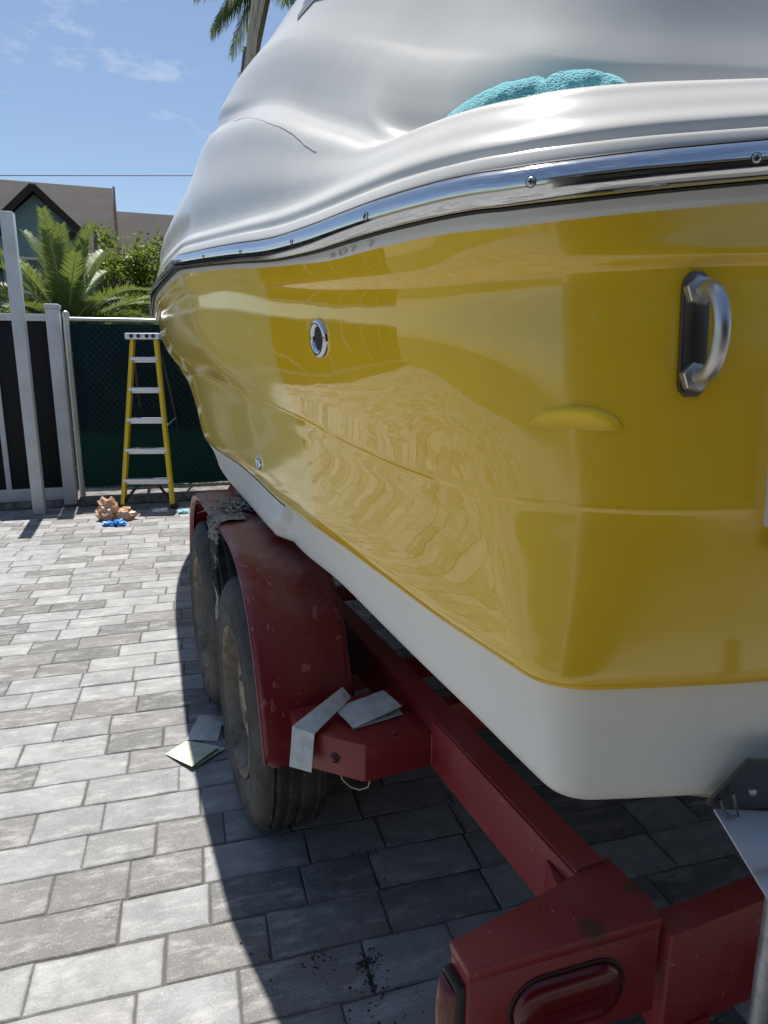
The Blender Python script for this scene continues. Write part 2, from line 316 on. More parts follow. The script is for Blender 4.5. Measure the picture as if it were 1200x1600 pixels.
for r in range(r0, 48):
    v0 = .035 + r*.15
    u = -8.0 + rng.uniform(0, .3)
    while u < 7.4:
        w = rng.choice((.30, .30, .30, .30, .25, .225, .20)); 
        c = E1*(u + w/2) + E2*(v0 + .075)
        if v0 + .15 < 7.28 and not gravel_zone(c):
            tn = rng.random(); tn = tn if rng.random() > .17 else rng.uniform(0, .18)
            pr = cam_proj(c); size = 0
            if pr and -40 < pr[0] < 1240 and 780 < pr[1] < 1640:
                q = [cam_proj(E1*(u+a*w) + E2*(v0+b*.15)) for a, b in ((0, 0), (1, 0), (1, 1), (0, 1))]
                if all(q):
                    size = abs(sum(q[i][0]*q[(i+1) % 4][1] - q[(i+1) % 4][0]*q[i][1] for i in range(4)))/2
                    # the ones wholly behind trailer or hull count less
                    if pr[0] > 420 and pr[1] < 1200: size *= .02
                    if pr[0] > 420 + (pr[1]-1200)*1.2 + 330: size *= .3
            bricks.append((size, u, u + w, v0, v0 + .15, tn))
        u += w
bricks.sort(key=lambda b: -b[0])
rest_v, rest_f, rest_t, rest_e = [], [], [], []
for i, (size, u0, u1, v0, v1, tn) in enumerate(bricks):
    vs, fs, ed = brick_geo(u0, u1, v0, v1, rng.uniform(-.0012, .0012))
    if i < 300:
        me = bpy.data.meshes.new('brick'); me.from_pydata([tuple(v) for v in vs], [], fs)
        a = me.attributes.new('tone', 'FLOAT', 'POINT'); a.data.foreach_set('value', [tn]*len(vs)); a = me.attributes.new('edge', 'FLOAT', 'POINT'); a.data.foreach_set('value', ed)
        link('brick', me, M['paver'], drive)
    else:
        o = len(rest_v); rest_v += [tuple(v) for v in vs]; rest_f += [tuple(k + o for k in f) for f in fs]; rest_t += [tn]*len(vs); rest_e += ed
me = bpy.data.meshes.new('paver_field'); me.from_pydata(rest_v, [], rest_f); a = me.attributes.new('tone', 'FLOAT', 'POINT'); a.data.foreach_set('value', rest_t); a = me.attributes.new('edge', 'FLOAT', 'POINT'); a.data.foreach_set('value', rest_e)
tag(link('paver_field', me, M['paver'], drive), kind='stuff')
# gravel bed where the pavers stop behind the trailer
gb = MB(); 
for k in range(1500):
    x, y = rng.uniform(.31, 2.2), rng.uniform(.5, 1.29); s = rng.uniform(.004, .011)
    vs = [Vector((rng.uniform(.6, 1.2)*c[0], rng.uniform(.6, 1.2)*c[1], rng.uniform(.5, .9)*c[2]))*s for c in ((1, 0, 0), (0, 1, 0), (-1, 0, 0), (0, -1, 0), (0, 0, 1), (0, 0, -1))]
    gb.add([v + Vector((x, y, -.004 + rng.uniform(0, .008))) for v in vs], [(0, 1, 4), (1, 2, 4), (2, 3, 4), (3, 0, 4), (1, 0, 5), (2, 1, 5), (3, 2, 5), (0, 3, 5)])
tag(gb.build('gravel', M['gravel']), 'dark gravel bed behind the trailer tail', 'gravel', kind='stuff')
# grime crumbs on the shaded pavers
cb = MB()
def crumbs(cx, cy, n, sp, smax):
    for k in range(n):
        x, y = rng.gauss(cx, sp), rng.gauss(cy, sp*.8); s = rng.uniform(.002, smax); h = s*.35
        n_ = 6; ph = rng.random()*6; ring = [Vector((x + math.cos(ph+i*6.283/n_)*s*rng.uniform(.5, 1.4), y + math.sin(ph+i*6.283/n_)*s*rng.uniform(.5, 1.4), .0005)) for i in range(n_)]
        cb.add(ring + [Vector((x, y, .001 + h))], [(i, (i+1) % n_, n_) for i in range(n_)])
for cx, cy, n, sp, sm in ((-.035, 1.36, 60, .022, .006), (-.02, 1.30, 30, .02, .005), (-.16, 1.36, 18, .02, .004), (.0, 1.18, 22, .05, .0035), (.02, 1.62, 14, .02, .004), (-.07, 1.72, 24, .02, .005), (-.28, 1.43, 8, .03, .004), (-.7, 2.4, 24, .9, .005)):
    crumbs(cx, cy, n, sp, sm)
tag(cb.build('grime_crumbs', M['crumb']), 'black grime crumbs scattered over the shaded pavers', 'grime', kind='stuff')

# ------------------------------------------------------------------ boat
BC = 1.22
Rb = pch([.4, .6, .85, 1.14, 1.625, 2.0, 2.3, 3.0, 3.9, 4.57, 5.2, 6, 6.6, 7, 7.25], [.31, .25, .19, .105, .03, -.03, -.07, -.08, -.04, 0, .07, .25, .5, .8, BC])
Kb = pch([.4, .8, 1.14, 1.6, 2.2, 3, 3.9, 4.4, 5, 5.8, 6.2, 6.4], [.30, .24, .19, .13, .08, .06, .09, .13, .25, .6, .9, BC])
Yb = pch([.4, .85, 1.7, 2.2, 3.0, 3.35, 3.7, 4.3, 5, 5.4, 5.6], [.27, .245, .165, .145, .125, .13, .165, .30, .66, .95, BC])
Cb = pch([.4, .85, 1.9, 1.93, 1.945, 1.955, 1.97, 2.4, 3.0, 3.5, 4.2, 4.8, 5.1, 5.2], [.315, .285, .165, .163, .158, .124, .120, .118, .132, .18, .34, .68, .95, BC])
Cz = pch([.4, .85, 1.1, 1.27, 1.4, 1.62, 1.94, 1.955, 2.06, 2.3, 3.03, 3.5, 5.2], [.745, .761, .793, .818, .840, .876, .903, .916, .920, .930, .945, .97, 1.15])
Yz = pch([.4, .85, 1.05, 1.35, 1.54, 2.0, 2.3, 2.64, 3.35, 5.6], [.963, .961, .964, .986, 1.0, 1.012, 1.035, 1.05, 1.045, 1.2])
Kz = pch([.4, 1, 1.17, 1.35, 1.65, 2.14, 2.8, 3.8, 6.4], [1.222, 1.218, 1.226, 1.244, 1.28, 1.321, 1.355, 1.365, 1.5])
TZ = pch([.4, .8, 1.05, 1.25, 1.47, 2.04, 2.35, 2.85, 7.25], [1.565, 1.566, 1.574, 1.574, 1.588, 1.640, 1.660, 1.662, 1.70])
RBz = pch([.4, .8, .95, 1.15, 1.28, 1.47, 1.8, 2.08, 2.37, 3, 7.25], [1.588, 1.588, 1.596, 1.597, 1.597, 1.604, 1.634, 1.658, 1.676, 1.678, 1.72])
RTz = pch([.4, .8, .95, 1.15, 1.28, 1.47, 1.8, 2.08, 2.37, 3, 7.25], [1.626, 1.626, 1.634, 1.635, 1.635, 1.640, 1.668, 1.690, 1.706, 1.706, 1.75])
A1z = pch([.4, .8, 1.1, 1.25, 1.45, 1.8, 2.42, 3, 4, 7.3], [1.683, 1.685, 1.70, 1.702, 1.707, 1.731, 1.777, 1.80, 1.81, 1.80])
Lz = pch([.4, .8, .95, 1.1, 1.25, 1.3, 1.386, 1.566, 1.743, 1.904, 2.088, 2.573, 3.2, 5, 7.3], [1.722, 1.727, 1.743, 1.75, 1.757, 1.766, 1.80, 1.871, 1.945, 1.994, 2.03, 2.10, 2.08, 1.96, 1.83])
Lo = pch([.4, 1.25, 1.4, 2, 2.3, 2.5, 3.2, 4, 7.3], [.085, .085, .095, .120, .145, .175, .31, .46, .56])
T3z = pch([.4, .9, 1.075, 1.27, 1.42, 1.585, 1.75, 1.9, 2.1, 2.5, 3, 4.5, 7.3], [1.77, 1.79, 1.851, 1.92, 1.988, 2.057, 2.115, 2.158, 2.195, 2.23, 2.23, 2.15, 1.88])
T3o = pch([.4, 1, 1.2, 1.4, 1.7, 2, 2.4, 3, 4, 7.3], [.215, .21, .195, .178, .175, .185, .25, .42, .62, .75])
one = lambda v: (lambda a: v + 0*np.asarray(a, float))
def lev(b, z, A0=.83, L1=.09, L2=.08, aend=None, tilt=0.0): return dict(b=b, z=z, A0=A0, L1=L1, L2=L2, ae=aend, tilt=tilt)
def mixl(p, q, f, db=None, dz=0.0):
    g = f
    return dict(b=lambda a: p['b'](a)*(1-g) + q['b'](a)*g + (db(a) if db else 0), z=lambda a: p['z'](a)*(1-f) + q['z'](a)*f + dz,
                A0=p['A0']*(1-f) + q['A0']*f + (float(db(1.0)) if db else 0), L1=p['L1']*(1-f)+q['L1']*f, L2=p['L2']*(1-f)+q['L2']*f, ae=p['ae']*(1-f)+q['ae']*f, tilt=p['tilt']*(1-f)+q['tilt']*f)
def shiftl(p, db, dz): 
    q = dict(p); q['b'] = lambda a: np.minimum(p['b'](a) + db, BC); q['z'] = lambda a: p['z'](a) + dz; q['A0'] = p['A0'] + db; return q
def tr_a(A0, b): return A0 - .33*(b-.3) + .17*(b-.3)**2
NT_, NC, NS1, NS2 = 18, 16, 190, 44
def plan(l):
    b = .25
    for _ in range(40):
        a = tr_a(l['A0'], b); b = float(l['b'](a))
    K = np.array([a, b]); L1, L2 = l['L1'], l['L2']
    bt = np.linspace(BC, K[1] + L2, NT_, endpoint=False); tr = np.stack([tr_a(l['A0'], bt), bt], 1)
    e1 = np.array([tr_a(l['A0'], K[1]+L2), K[1]+L2]); e2 = np.array([K[0]+L1, float(l['b'](K[0]+L1))])
    tt = np.linspace(0, 1, NC, endpoint=False)[:, None]; co = (1-tt)**2*e1 + 2*tt*(1-tt)*K + tt**2*e2
    s1 = np.linspace(e2[0], 4.2, NS1, endpoint=False); f = np.linspace(0, 1, NS2); s2 = 4.2 + (l['ae']-4.2)*(1-(1-f)**1.8)
    sa = np.concatenate([s1, s2]); sb = np.minimum(l['b'](sa), BC)
    P = np.concatenate([tr, co, np.stack([sa, sb], 1)], 0)
    z = l['z'](np.maximum(P[:, 0], .4)) + l['tilt']*np.clip(P[:, 1]-K[1], 0, .45)*(P[:, 0] < 1.2)*np.clip((1.2-P[:, 0])/.25, 0, 1)
    return np.stack([P[:, 1], P[:, 0], z], 1)          # local (across, along, up)
def deckl(off, z, tilt=.10):
    o = off if callable(off) else one(off)
    def bf(a):
        a = np.asarray(a, float); k = o(a)*np.clip((a-3)/4, 0, 1)*1.1; r = Rb(a + k); return r + o(a)*np.clip((BC-r)/1.1, 0, 1)
    # find where it reaches the centreline
    aa = np.linspace(4.3, 7.25, 400); i = np.where(np.minimum(bf(aa), BC) >= BC - .004)[0]; ae = aa[i[0]] if len(i) else 7.25
    return dict(b=bf, z=z, A0=.805 + float(o(.8)), L1=.17, L2=.15, ae=ae, tilt=tilt)
chi = lev(Cb, Cz, A0=.832, L1=.045, L2=.045, aend=5.2)
yb_ = lev(Yb, Yz, A0=.832-.025, L1=.065, L2=.065, aend=5.6)
Stp = pch([.4, 1.942, 1.958, 7], [0, 0, 1, 1])
wtop = shiftl(yb_, .022, -.004); wtop['b'] = lambda a: np.minimum(Yb(a) + .022 - .0215*Stp(a), BC)
kn_ = lev(Kb, Kz, A0=.80, L1=.19, L2=.18, aend=6.4)
rail0 = deckl(.015, TZ, .10); railb = deckl(.006, RBz, .11); railt = deckl(.006, RTz, .11)
shd = dict(rail0); shd['z'] = pch([.4, .85, 1.0, 1.23, 1.6, 2.0, 3, 7.25], [1.505, 1.508, 1.508, 1.520, 1.552, 1.600, 1.62, 1.66]); shd['b'] = lambda a: rail0['b'](a) + .018; shd['A0'] = .82; shd['tilt'] = .04; shd['L1'] = .22; shd['L2'] = .20
def upl(f, ex): 
    g = 1-(1-f)**ex
    q = mixl(kn_, shd, f); q['b'] = lambda a: kn_['b'](a)*(1-g) + shd['b'](a)*g; return q
def innerl(d, zf, A0=.84): return dict(b=lambda a: np.minimum(Cb(a)+d, BC), z=zf, A0=A0, L1=.05, L2=.05, ae=5.2-d*.35, tilt=0.0)
bot_levels = [innerl(.60, lambda a: Cz(a)-.105), innerl(.40, lambda a: Cz(a)-.055), innerl(.235, lambda a: Cz(a)-.012), innerl(.22, lambda a: Cz(a)-.006),
              shiftl(chi, .055, -.006), shiftl(chi, .022, 0.000), shiftl(chi, .006, .010), shiftl(chi, 0, .030), mixl(shiftl(chi, 0, .03), wtop, .5), wtop]
def knu(db, dz):
    q = dict(kn_); q['b'] = lambda a: np.minimum(Kb(a) - (.006+db)*np.clip((np.asarray(a)-.92)/.25, 0, 1), BC); q['z'] = lambda a: Kz(a) + dz; return q
yel_levels = [shiftl(yb_, .022, -.004), yb_, shiftl(yb_, -.009, .014), mixl(yb_, kn_, .17, lambda a: -.0085+0*a), mixl(yb_, kn_, .5, lambda a: -.0025+0*a), mixl(yb_, kn_, .8, lambda a: .0005+0*a), shiftl(kn_, .0005, -.012), shiftl(kn_, -.001, -.005),
              knu(0, 0), knu(.001, .006), upl(.15, 2.3), upl(.3, 2.3), upl(.45, 2.3), upl(.7, 2.3), shd, shiftl(shd, -.010, .016), mixl(shd, rail0, .6, lambda a: -.004+0*a), rail0]
band_levels = [rail0, shiftl(rail0, -.004, .006), mixl(rail0, railb, .6), railb, shiftl(railb, .012, .002)]
LL = deckl(Lo, Lz)
def zc(p, q, f): return lambda a: p(a)*(1-f) + q(a)*f
def oc(p, q, f): return lambda a: (p(a) if callable(p) else p)*(1-f) + (q(a) if callable(q) else q)*f
st = pch([.4, 1.02, 1.18, 1.36, 7.3], [1, 1, .35, 0, 0])          # 1 where the gunwale shelf exists
ks = pch([.4, 1.6, 2.2, 7.3], [1, 1, 1.7, 1.7])
kc = pch([.4, 1.85, 2.25, 7.3], [1, 1, .25, .25])
cl_ = lambda a: (1-st(a))**4
D7o = lambda a: Lo(a) + .027*kc(a) + .083*st(a); D7z = lambda a: Lz(a) + .048*cl_(a) - .008*(1-cl_(a))
deck_levels = [deckl(.018, RTz), deckl(.008, lambda a: RTz(a)+.002), deckl(.016, lambda a: RTz(a)+.024), deckl(.021, lambda a: RTz(a) + .42*(A1z(a)-RTz(a))), deckl(.024, lambda a: RTz(a) + .68*(A1z(a)-RTz(a))), deckl(.040, A1z), deckl(.051, zc(A1z, Lz, .32)),
    deckl(oc(.052, Lo, .32), zc(A1z, Lz, .62)), deckl(oc(.052, Lo, .62), lambda a: zc(A1z, Lz, .88)(a)), LL, deckl(lambda a: Lo(a)+.015*kc(a), lambda a: Lz(a) + .017*cl_(a) - .006*(1-cl_(a))), deckl(D7o, D7z),
    deckl(oc(D7o, T3o, .24), zc(D7z, T3z, .30)), deckl(oc(D7o, T3o, .50), zc(D7z, T3z, .61)), deckl(oc(D7o, T3o, .76), zc(D7z, T3z, .84)), deckl(T3o, T3z), deckl(lambda a: T3o(a)+.026*ks(a), lambda a: T3z(a)+.050),
    deckl(lambda a: T3o(a)+.070*ks(a), lambda a: T3z(a)+.15), deckl(lambda a: T3o(a)+.135*ks(a), lambda a: T3z(a)+.28), deckl(lambda a: T3o(a)+.27*ks(a), lambda a: T3z(a)+.42), deckl(lambda a: T3o(a)+.27*ks(a)+.22, lambda a: T3z(a)+.50)]
def loft(levels, sharp, sub=4, close_top=None):
    """sharp: indices of levels where the section breaks; spline between"""
    G = np.stack([plan(l) for l in levels], 0); out = []
    n = len(levels)
    for i in range(n - 1):
        lo = i if i in sharp or i == 0 else i - 1; hi = i + 1 if (i + 1) in sharp or i + 1 == n - 1 else i + 2
        p0, p1, p2, p3 = G[lo], G[i], G[i+1], G[hi]
        d = lambda a, b: np.maximum(np.linalg.norm(b-a, axis=1, keepdims=True), 1e-5)
        L = d(p1, p2); m1 = ((p2-p0)/(d(p0, p1)+L) if lo != i else (p2-p1)/L)*L; m2 = ((p3-p1)/(d(p2, p3)+L) if hi != i+1 else (p2-p1)/L)*L
        for k in range(sub):
            t = k/sub; out.append((2*t**3-3*t*t+1)*p1 + (t**3-2*t*t+t)*m1 + (-2*t**3+3*t*t)*p2 + (t**3-t*t)*m2)
    out.append(G[-1]); return np.stack(out, 0)
def half_mesh(name, G, mt, parent, angle=28, cap_center=None):
    h, w = G.shape[:2]; v = [tuple(p) for p in G.reshape(-1, 3)]
    f = [(i*w+j, i*w+j+1, (i+1)*w+j+1, (i+1)*w+j) for i in range(h-1) for j in range(w-1)]
    if cap_center is not None:
        base = len(v); row = (h-1)*w if cap_center[0] > 0 else 0
        for j in range(w): v.append((BC, G[(h-1) if row else 0, j, 1], cap_center[1](G[(h-1) if row else 0, j, 1])))
        for j in range(w-1):
            q = (row+j, row+j+1, base+j+1, base+j); f.append(q if row else q[::-1])
    n = len(v); v2 = v + [(2*BC-p[0], p[1], p[2]) for p in v]; f2 = f + [tuple(k+n for k in q[::-1]) for q in f]
    bm = bmesh.new(); bv = [bm.verts.new(p) for p in v2]
    for q in f2:
        try: bm.faces.new([bv[k] for k in q])
        except ValueError: pass
    bmesh.ops.remove_doubles(bm, verts=bm.verts, dist=.0004)
    bmesh.ops.dissolve_degenerate(bm, edges=bm.edges, dist=.0002)
    bmesh.ops.recalc_face_normals(bm, faces=bm.faces)
    me = bpy.data.meshes.new(name); bm.to_mesh(me); bm.free()
    return link(name, me, mt, parent, angle, BOFF)
boat = empty('motor_boat', Wp(3.2, BC, .55), TH); BOFF = Vector((-BC, -3.2, -.55))
tag(boat, 'yellow and white motor boat with a chrome rub rail on a red trailer', 'boat')
Gy = loft(yel_levels, {0, 1, 7, 8}, 5)
half_mesh('hull', Gy, M['gel'], boat, 30)
half_mesh('hull_bottom', loft(bot_levels, {2, 9}, 4), M['white_low'], boat, 30, (-1, lambda a: .60 + .10*max(0, a-1.0) + .02*max(0, a-3.5)**2))
half_mesh('sheer_band', loft(band_levels, {0, 3}, 3), M['white'], boat, 40)
half_mesh('deck', loft(deck_levels, {9}, 5), M['white'], boat, 60, (1, lambda a: float(T3z(a)) + .53))
# chrome rub rail with its black gasket lines
PR = plan(railb); PT = plan(railt)
def sweep(prof, name, mt, parent):
    """prof: (outward, t) with t 0..1 from rail bottom to top"""
    rows = []
    tan = np.gradient((PR+PT)/2, axis=0); nx = np.stack([tan[:, 1], -tan[:, 0]], 1); nx /= np.linalg.norm(nx, axis=1, keepdims=True)+1e-9
    # outward: away from the hull's inside
    s = -1 if nx[60, 0] > 0 else 1
    for o, tt in prof:
        p = PR*(1-tt) + PT*tt; q = p.copy(); q[:, :2] += nx*s*o; rows.append(q)
    return half_mesh(name, np.stack(rows, 0), mt, parent, 40)
rail = sweep([(-.006, -.10), (.003, -.085), (.009, -.03), (.0150, .14), (.0180, .38), (.0180, .62), (.0150, .86), (.009, 1.03), (.003, 1.085), (-.006, 1.10)], 'rub_rail', M['chrome'], boat)
sweep([(-.008, -.17), (.003, -.165), (.0045, -.10), (-.002, -.06)], 'rail_gasket', M['gap'], boat)
sweep([(-.002, 1.06), (.0045, 1.10), (.003, 1.155), (-.008, 1.16)], 'rail_gasket', M['gap'], boat)
def screw(P, nrm, r, parent, off):
    Mx = frame(P, nrm); s = MB(); s.lathe([(r, -.002), (r, .0006), (r*.8, .0016), (r*.3, .0021), (0.0001, .0022)], 20, Mx)
    o = s.build('screw', M['steel'], parent, 40, off)
    c = MB(); c.box((-r*.55, -r*.14, .0012), (r*.55, r*.14, .0026), Mx); c.box((-r*.14, -r*.55, .0012), (r*.14, r*.55, .0027), Mx); c.lathe([(r*1.16, -.002), (r*1.16, .0004), (r*1.0, .0005)], 20, Mx)
    c.build('cross_slot', M['gap'], o)
def rail_pt(j, o=.0180, tt=.5):
    p = PR[j]*(1-tt) + PT[j]*tt; t_ = (PR[j+1]+PT[j+1]-PR[j-1]-PT[j-1]); nx = np.array([t_[1], -t_[0], 0]); nx /= np.linalg.norm(nx)
    if j > NT_+NC and nx[0] > 0: nx = -nx
    if j <= NT_+NC and nx[1] > 0: nx = -nx
    return Vector(p + nx*o), Vector(nx)
mid = (PR+PT)/2
for a in (.875, 1.14, 1.40, 1.68, 1.96, 2.24, 2.52, 2.8, 3.08):
    j = NT_ + int(np.argmin(abs(mid[NT_+4:NT_+NC+NS1, 1]-a))) + 4; P, nx = rail_pt(j); screw(P, nx, 0.0058 if a < 1.2 else .0045, rail, None)
for bb in (.45, .72, .99):
    j = int(np.argmin(abs(mid[:NT_+2, 0]-bb))); j = max(j, 1); P, nx = rail_pt(j); screw(P, nx, .0058, rail, None)
# hull surface lookup from the lofted grid: nearest grid vertex frame
def hull_at(a, z, tr=False):
    """local point and outward normal on the yellow hull side at station a, height z"""
    D = (Gy[:, :, 1]-a)**2 + (Gy[:, :, 2]-z)**2 + (0 if tr else 0)
    D[:, :NT_+NC-2] += 0 if tr else 9
    i, j = np.unravel_index(np.argmin(D), D.shape); i = min(max(i, 1), Gy.shape[0]-2); j = min(max(j, 1), Gy.shape[1]-2)
    n = np.cross(Gy[i, j+1]-Gy[i, j-1], Gy[i+1, j]-Gy[i-1, j]); n /= np.linalg.norm(n); n = n if n[0] < 0 else -n
    return Vector(Gy[i, j]), Vector(n)
def transom_at(b, z):
    D = (Gy[:, :NT_+NC, 0]-b)**2 + (Gy[:, :NT_+NC, 2]-z)**2
    i, j = np.unravel_index(np.argmin(D), D.shape); i = min(max(i, 1), Gy.shape[0]-2); j = max(j, 1)
    n = np.cross(Gy[i, j+1]-Gy[i, j-1], Gy[i+1, j]-Gy[i-1, j]); n /= np.linalg.norm(n); n = n if n[1] < 0 else -n
    return Vector(Gy[i, j]), Vector(n)
def thru(a, z, r):
    P, n = hull_at(a, z); Mx = frame(P, n); s = MB()
    s.lathe([(r, -.004), (r, .002), (r*.93, .006), (r*.78, .008), (r*.64, .006), (r*.58, .0), (r*.56, -.03)], 36, Mx)
    o = s.build('through_hull_fitting', M['chrome'], boat, 50, BOFF)
    q = MB(); q.lathe([(r*.575, .0012), (.0002, .0013)], 36, Mx); q.build('drain_hole', M['gap'], o)
thru(1.405, 1.455, .037); thru(2.13, 1.118, .022)
for s in (1, -1):                                  # stern eyes
    P, n = transom_at(.418, 1.436); P = P + n*.005 + Vector((-.020, .006, -.010))
    if s < 0: P = Vector((2*BC-P.x, P.y, P.z)); n = Vector((-n.x, n.y, n.z))
    eye = empty('stern_eye', P + BOFF); eye.parent = boat
    Mx = frame((0, 0, 0), n, (0, 0, 1)); q = MB()
    q.prism([(x*.076, y*.0175) for x, y in ((-1, -.45), (-.9, -.85), (-.8, -1), (.8, -1), (.9, -.85), (1, -.45), (1, .45), (.9, .85), (.8, 1), (-.8, 1), (-.9, .85), (-1, .45))], -.004, .004, Mx, .001)
    q.build('backing_plate', M['dark_steel'], eye, 35)
    for zz in (-.052, .052):
        q = MB(); q.lathe([(.019, .004), (.019, .014), (.0175, .016), (.0105, .018)], 6, Mx @ Matrix.Translation((zz, 0, 0)) @ Matrix.Rotation(.3, 4, 'Z')); q.build('hex_nut', M['steel'], eye, 25)
    pts = [Mx @ Vector((-.052, 0, 0)), Mx @ Vector((-.052, 0, .026))] + [Mx @ Vector((-math.cos(t)*.052, 0, .026 + math.sin(t)*.036)) for t in np.linspace(.15, math.pi-.15, 14)] + [Mx @ Vector((.052, 0, .026)), Mx @ Vector((.052, 0, 0))]
    q = MB(); q.tube(pts, .0098, 16); q.build('u_bolt', M['steel'], eye, 60)
# raised lighter-yellow half oval on the stern quarter, hull yellow at its lower edge
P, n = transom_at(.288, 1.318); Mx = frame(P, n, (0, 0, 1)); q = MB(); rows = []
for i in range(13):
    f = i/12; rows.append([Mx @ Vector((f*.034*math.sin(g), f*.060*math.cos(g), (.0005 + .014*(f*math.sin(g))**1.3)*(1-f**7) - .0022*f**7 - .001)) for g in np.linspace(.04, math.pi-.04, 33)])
q.grid(rows); q.build('yellow_half_oval', M['cap'], boat, 60, BOFF)
# bracket at the transom, trim tab
P, n = transom_at(.583, 1.262); Mx = frame(P, n, (0, 0, 1)); q = MB()
q.prism([(-.075, -.014), (.125, .020), (.125, .09), (-.075, .09)], -.004, .020, Mx, .002); o = q.build('transom_bracket', M['white'], boat, 30, BOFF)
q = MB(); q.prism([(-.077, -.012), (-.077, .07), (-.115, .07), (-.115, .012)], -.002, .024, Mx, .001); q.build('bracket_foot', M['dark_steel'], o)
q = MB(); q.prism([(-.08, -.0175), (.125, .0165), (.125, .021), (-.076, -.0138)], -.003, .020, Mx); q.build('bracket_seal', M['gap'], o)
for s in (1, -1):
    tab = empty('trim_tab', Vector((BC - s*(BC-.51), .765, .76)) + BOFF); tab.parent = boat; sx = s
    nrm = Vector((-.29*sx, -.955, 0)).normalized(); ax = Vector((.955*sx, -.29, 0))
    up = (Vector((0, 0, 1)) + nrm*.25).normalized()
    def L(u, v, w): return ax*u + up*v + nrm*w
    q = MB(); pl = [(-.02, .0), (.045, .088), (.34, .05), (.34, -.03), (.0, .0)]
    f_ = [L(-.018, .004, .004), L(.022, .092, .006), L(.34, .060, .006), L(.34, -.045, .006)]; bk = [p + nrm*.006 for p in f_]
    q.add(f_ + bk, [(4, 5, 6, 7), (3, 2, 1, 0), (0, 1, 5, 4), (1, 2, 6, 5), (2, 3, 7, 6), (3, 0, 4, 7)]); hp = q.build('hinge_plate', M['dark_steel'], tab)
    for u, v in ((.045, .028), (.075, .062), (.16, .02)):
        q = MB(); q.lathe([(.006, 0), (.005, .003), (.0001, .004)], 14, frame(L(u, v, .012), nrm)); q.build('screw', M['steel'], hp, 40)
    q = MB(); q.tube([L(-.004, .018, .014), L(.004, -.002, .018), L(.012, -.010, .026), L(.020, -.004, .030), L(.012, .03, .016)], .0022, 8); q.build('hinge_spring', M['dark_steel'], hp, 60)
    q = MB(); down = (nrm*.96 - Vector((0, 0, 1))*.34).normalized(); c0 = L(-.004, -.006, .010); c1 = L(.34, -.052, .010)
    t_ = [c0, c1, c1 + down*.24, c0 + down*.24 + ax*.012]; tn_ = ax.cross(down).normalized()*.004
    q.add(t_ + [p + tn_ for p in t_], [(0, 1, 2, 3), (7, 6, 5, 4), (0, 4, 5, 1), (1, 5, 6, 2), (2, 6, 7, 3), (3, 7, 4, 0)]); q.build('tab_blade', M['alu'], tab)
# residue of removed registration letters on the sheer band and the grey graphic on the deck
def text_mesh(txt, size):
    cu = bpy.data.curves.new('letters', 'FONT'); cu.body = txt; cu.size = size; o = bpy.data.objects.new('t', cu); col.objects.link(o)
    dg = bpy.context.evaluated_depsgraph_get(); me = bpy.data.meshes.new_from_object(o.evaluated_get(dg)); bpy.data.objects.remove(o); return me
P0r = plan(rail0)
def band_pt(a, f, o=.0012):
    k0 = NT_+NC; j = k0 + int(np.argmin(abs(mid[k0:k0+NS1, 1]-a))); p = P0r[j]*(1-f) + PR[j]*f
    fr = (a-mid[j, 1])/(mid[j+1, 1]-mid[j, 1]); p = p + (mid[j+1]-mid[j])*fr
    return Vector(p) + Vector((-o, 0, 0))
x0 = 0.0
res = empty('letter_residue', Vector((.1, 1.2, 1.585)) + BOFF); res.parent = boat
for ch, adv in (('6', .155), ('D', .20), ('7', .27), ('7', .16)):
    tm = text_mesh(ch, 1.0); wv = max(v.co.x for v in tm.vertices)
    for v in tm.vertices:
        u = x0 + v.co.x/.72*.155; a = 1.285 - u*.20; v.co = band_pt(a, .12 + v.co.y*.52 + u*.06) - Vector((.0024, 0, 0)) - Vector((.1, 1.2, 1.585))
    x0 += adv; link('letter', tm, M['ghost'], res)
Gd = loft(deck_levels[15:], set(), 4)
def deck_pt(a, z, o=.002):
    D = (Gd[:, :, 1]-a)**2 + (Gd[:, :, 2]-z)**2; D[:, :NT_+NC] += 9; i, j = np.unravel_index(np.argmin(D), D.shape); i = min(max(i, 1), Gd.shape[0]-2)
    n = np.cross(Gd[i, j+1]-Gd[i, j-1], Gd[i+1, j]-Gd[i-1, j]); n /= np.linalg.norm(n); n = n if n[0] < 0 else -n
    return Vector(Gd[i, j] + n*o)
q = MB(); dec = []
for i in range(9):
    row = []
    for j in range(15):
        u = j/14; low = 2.185 + .012*math.sin(u*9) + .012*u; a = 1.86 - .36*u + (.03*(1-i/8) if j == 14 else 0) + (.05*i/8 if j == 0 else 0)
        row.append(deck_pt(a, low + (i/8)*(.12)))
    dec.append(row)
q.grid(dec); q.build('deck_graphic', M['decal'], boat, None, BOFF)
Gf = loft(deck_levels, {9}, 4); pts = []
for k in range(25):
    f = k/24; a = 2.08 - .62*f; z = 2.02 - .235*f**1.25 + .012*math.sin(f*3.1)
    D = (Gf[:, :, 1]-a)**2 + (Gf[:, :, 2]-z)**2; D[:, :NT_+NC] += 9; i, j = np.unravel_index(np.argmin(D), D.shape); pts.append(Gf[i, j])
pts = np.array(pts); pts = [Vector(sum(pts[max(0, min(24, k+d))] for d in (-2, -1, 0, 1, 2))/5) + Vector((-.0004, 0, 0)) for k in range(25)]
q = MB(); q.tube(pts, .0008, 5); q.build('deck_seam', M['seam'], boat, 60, BOFF)

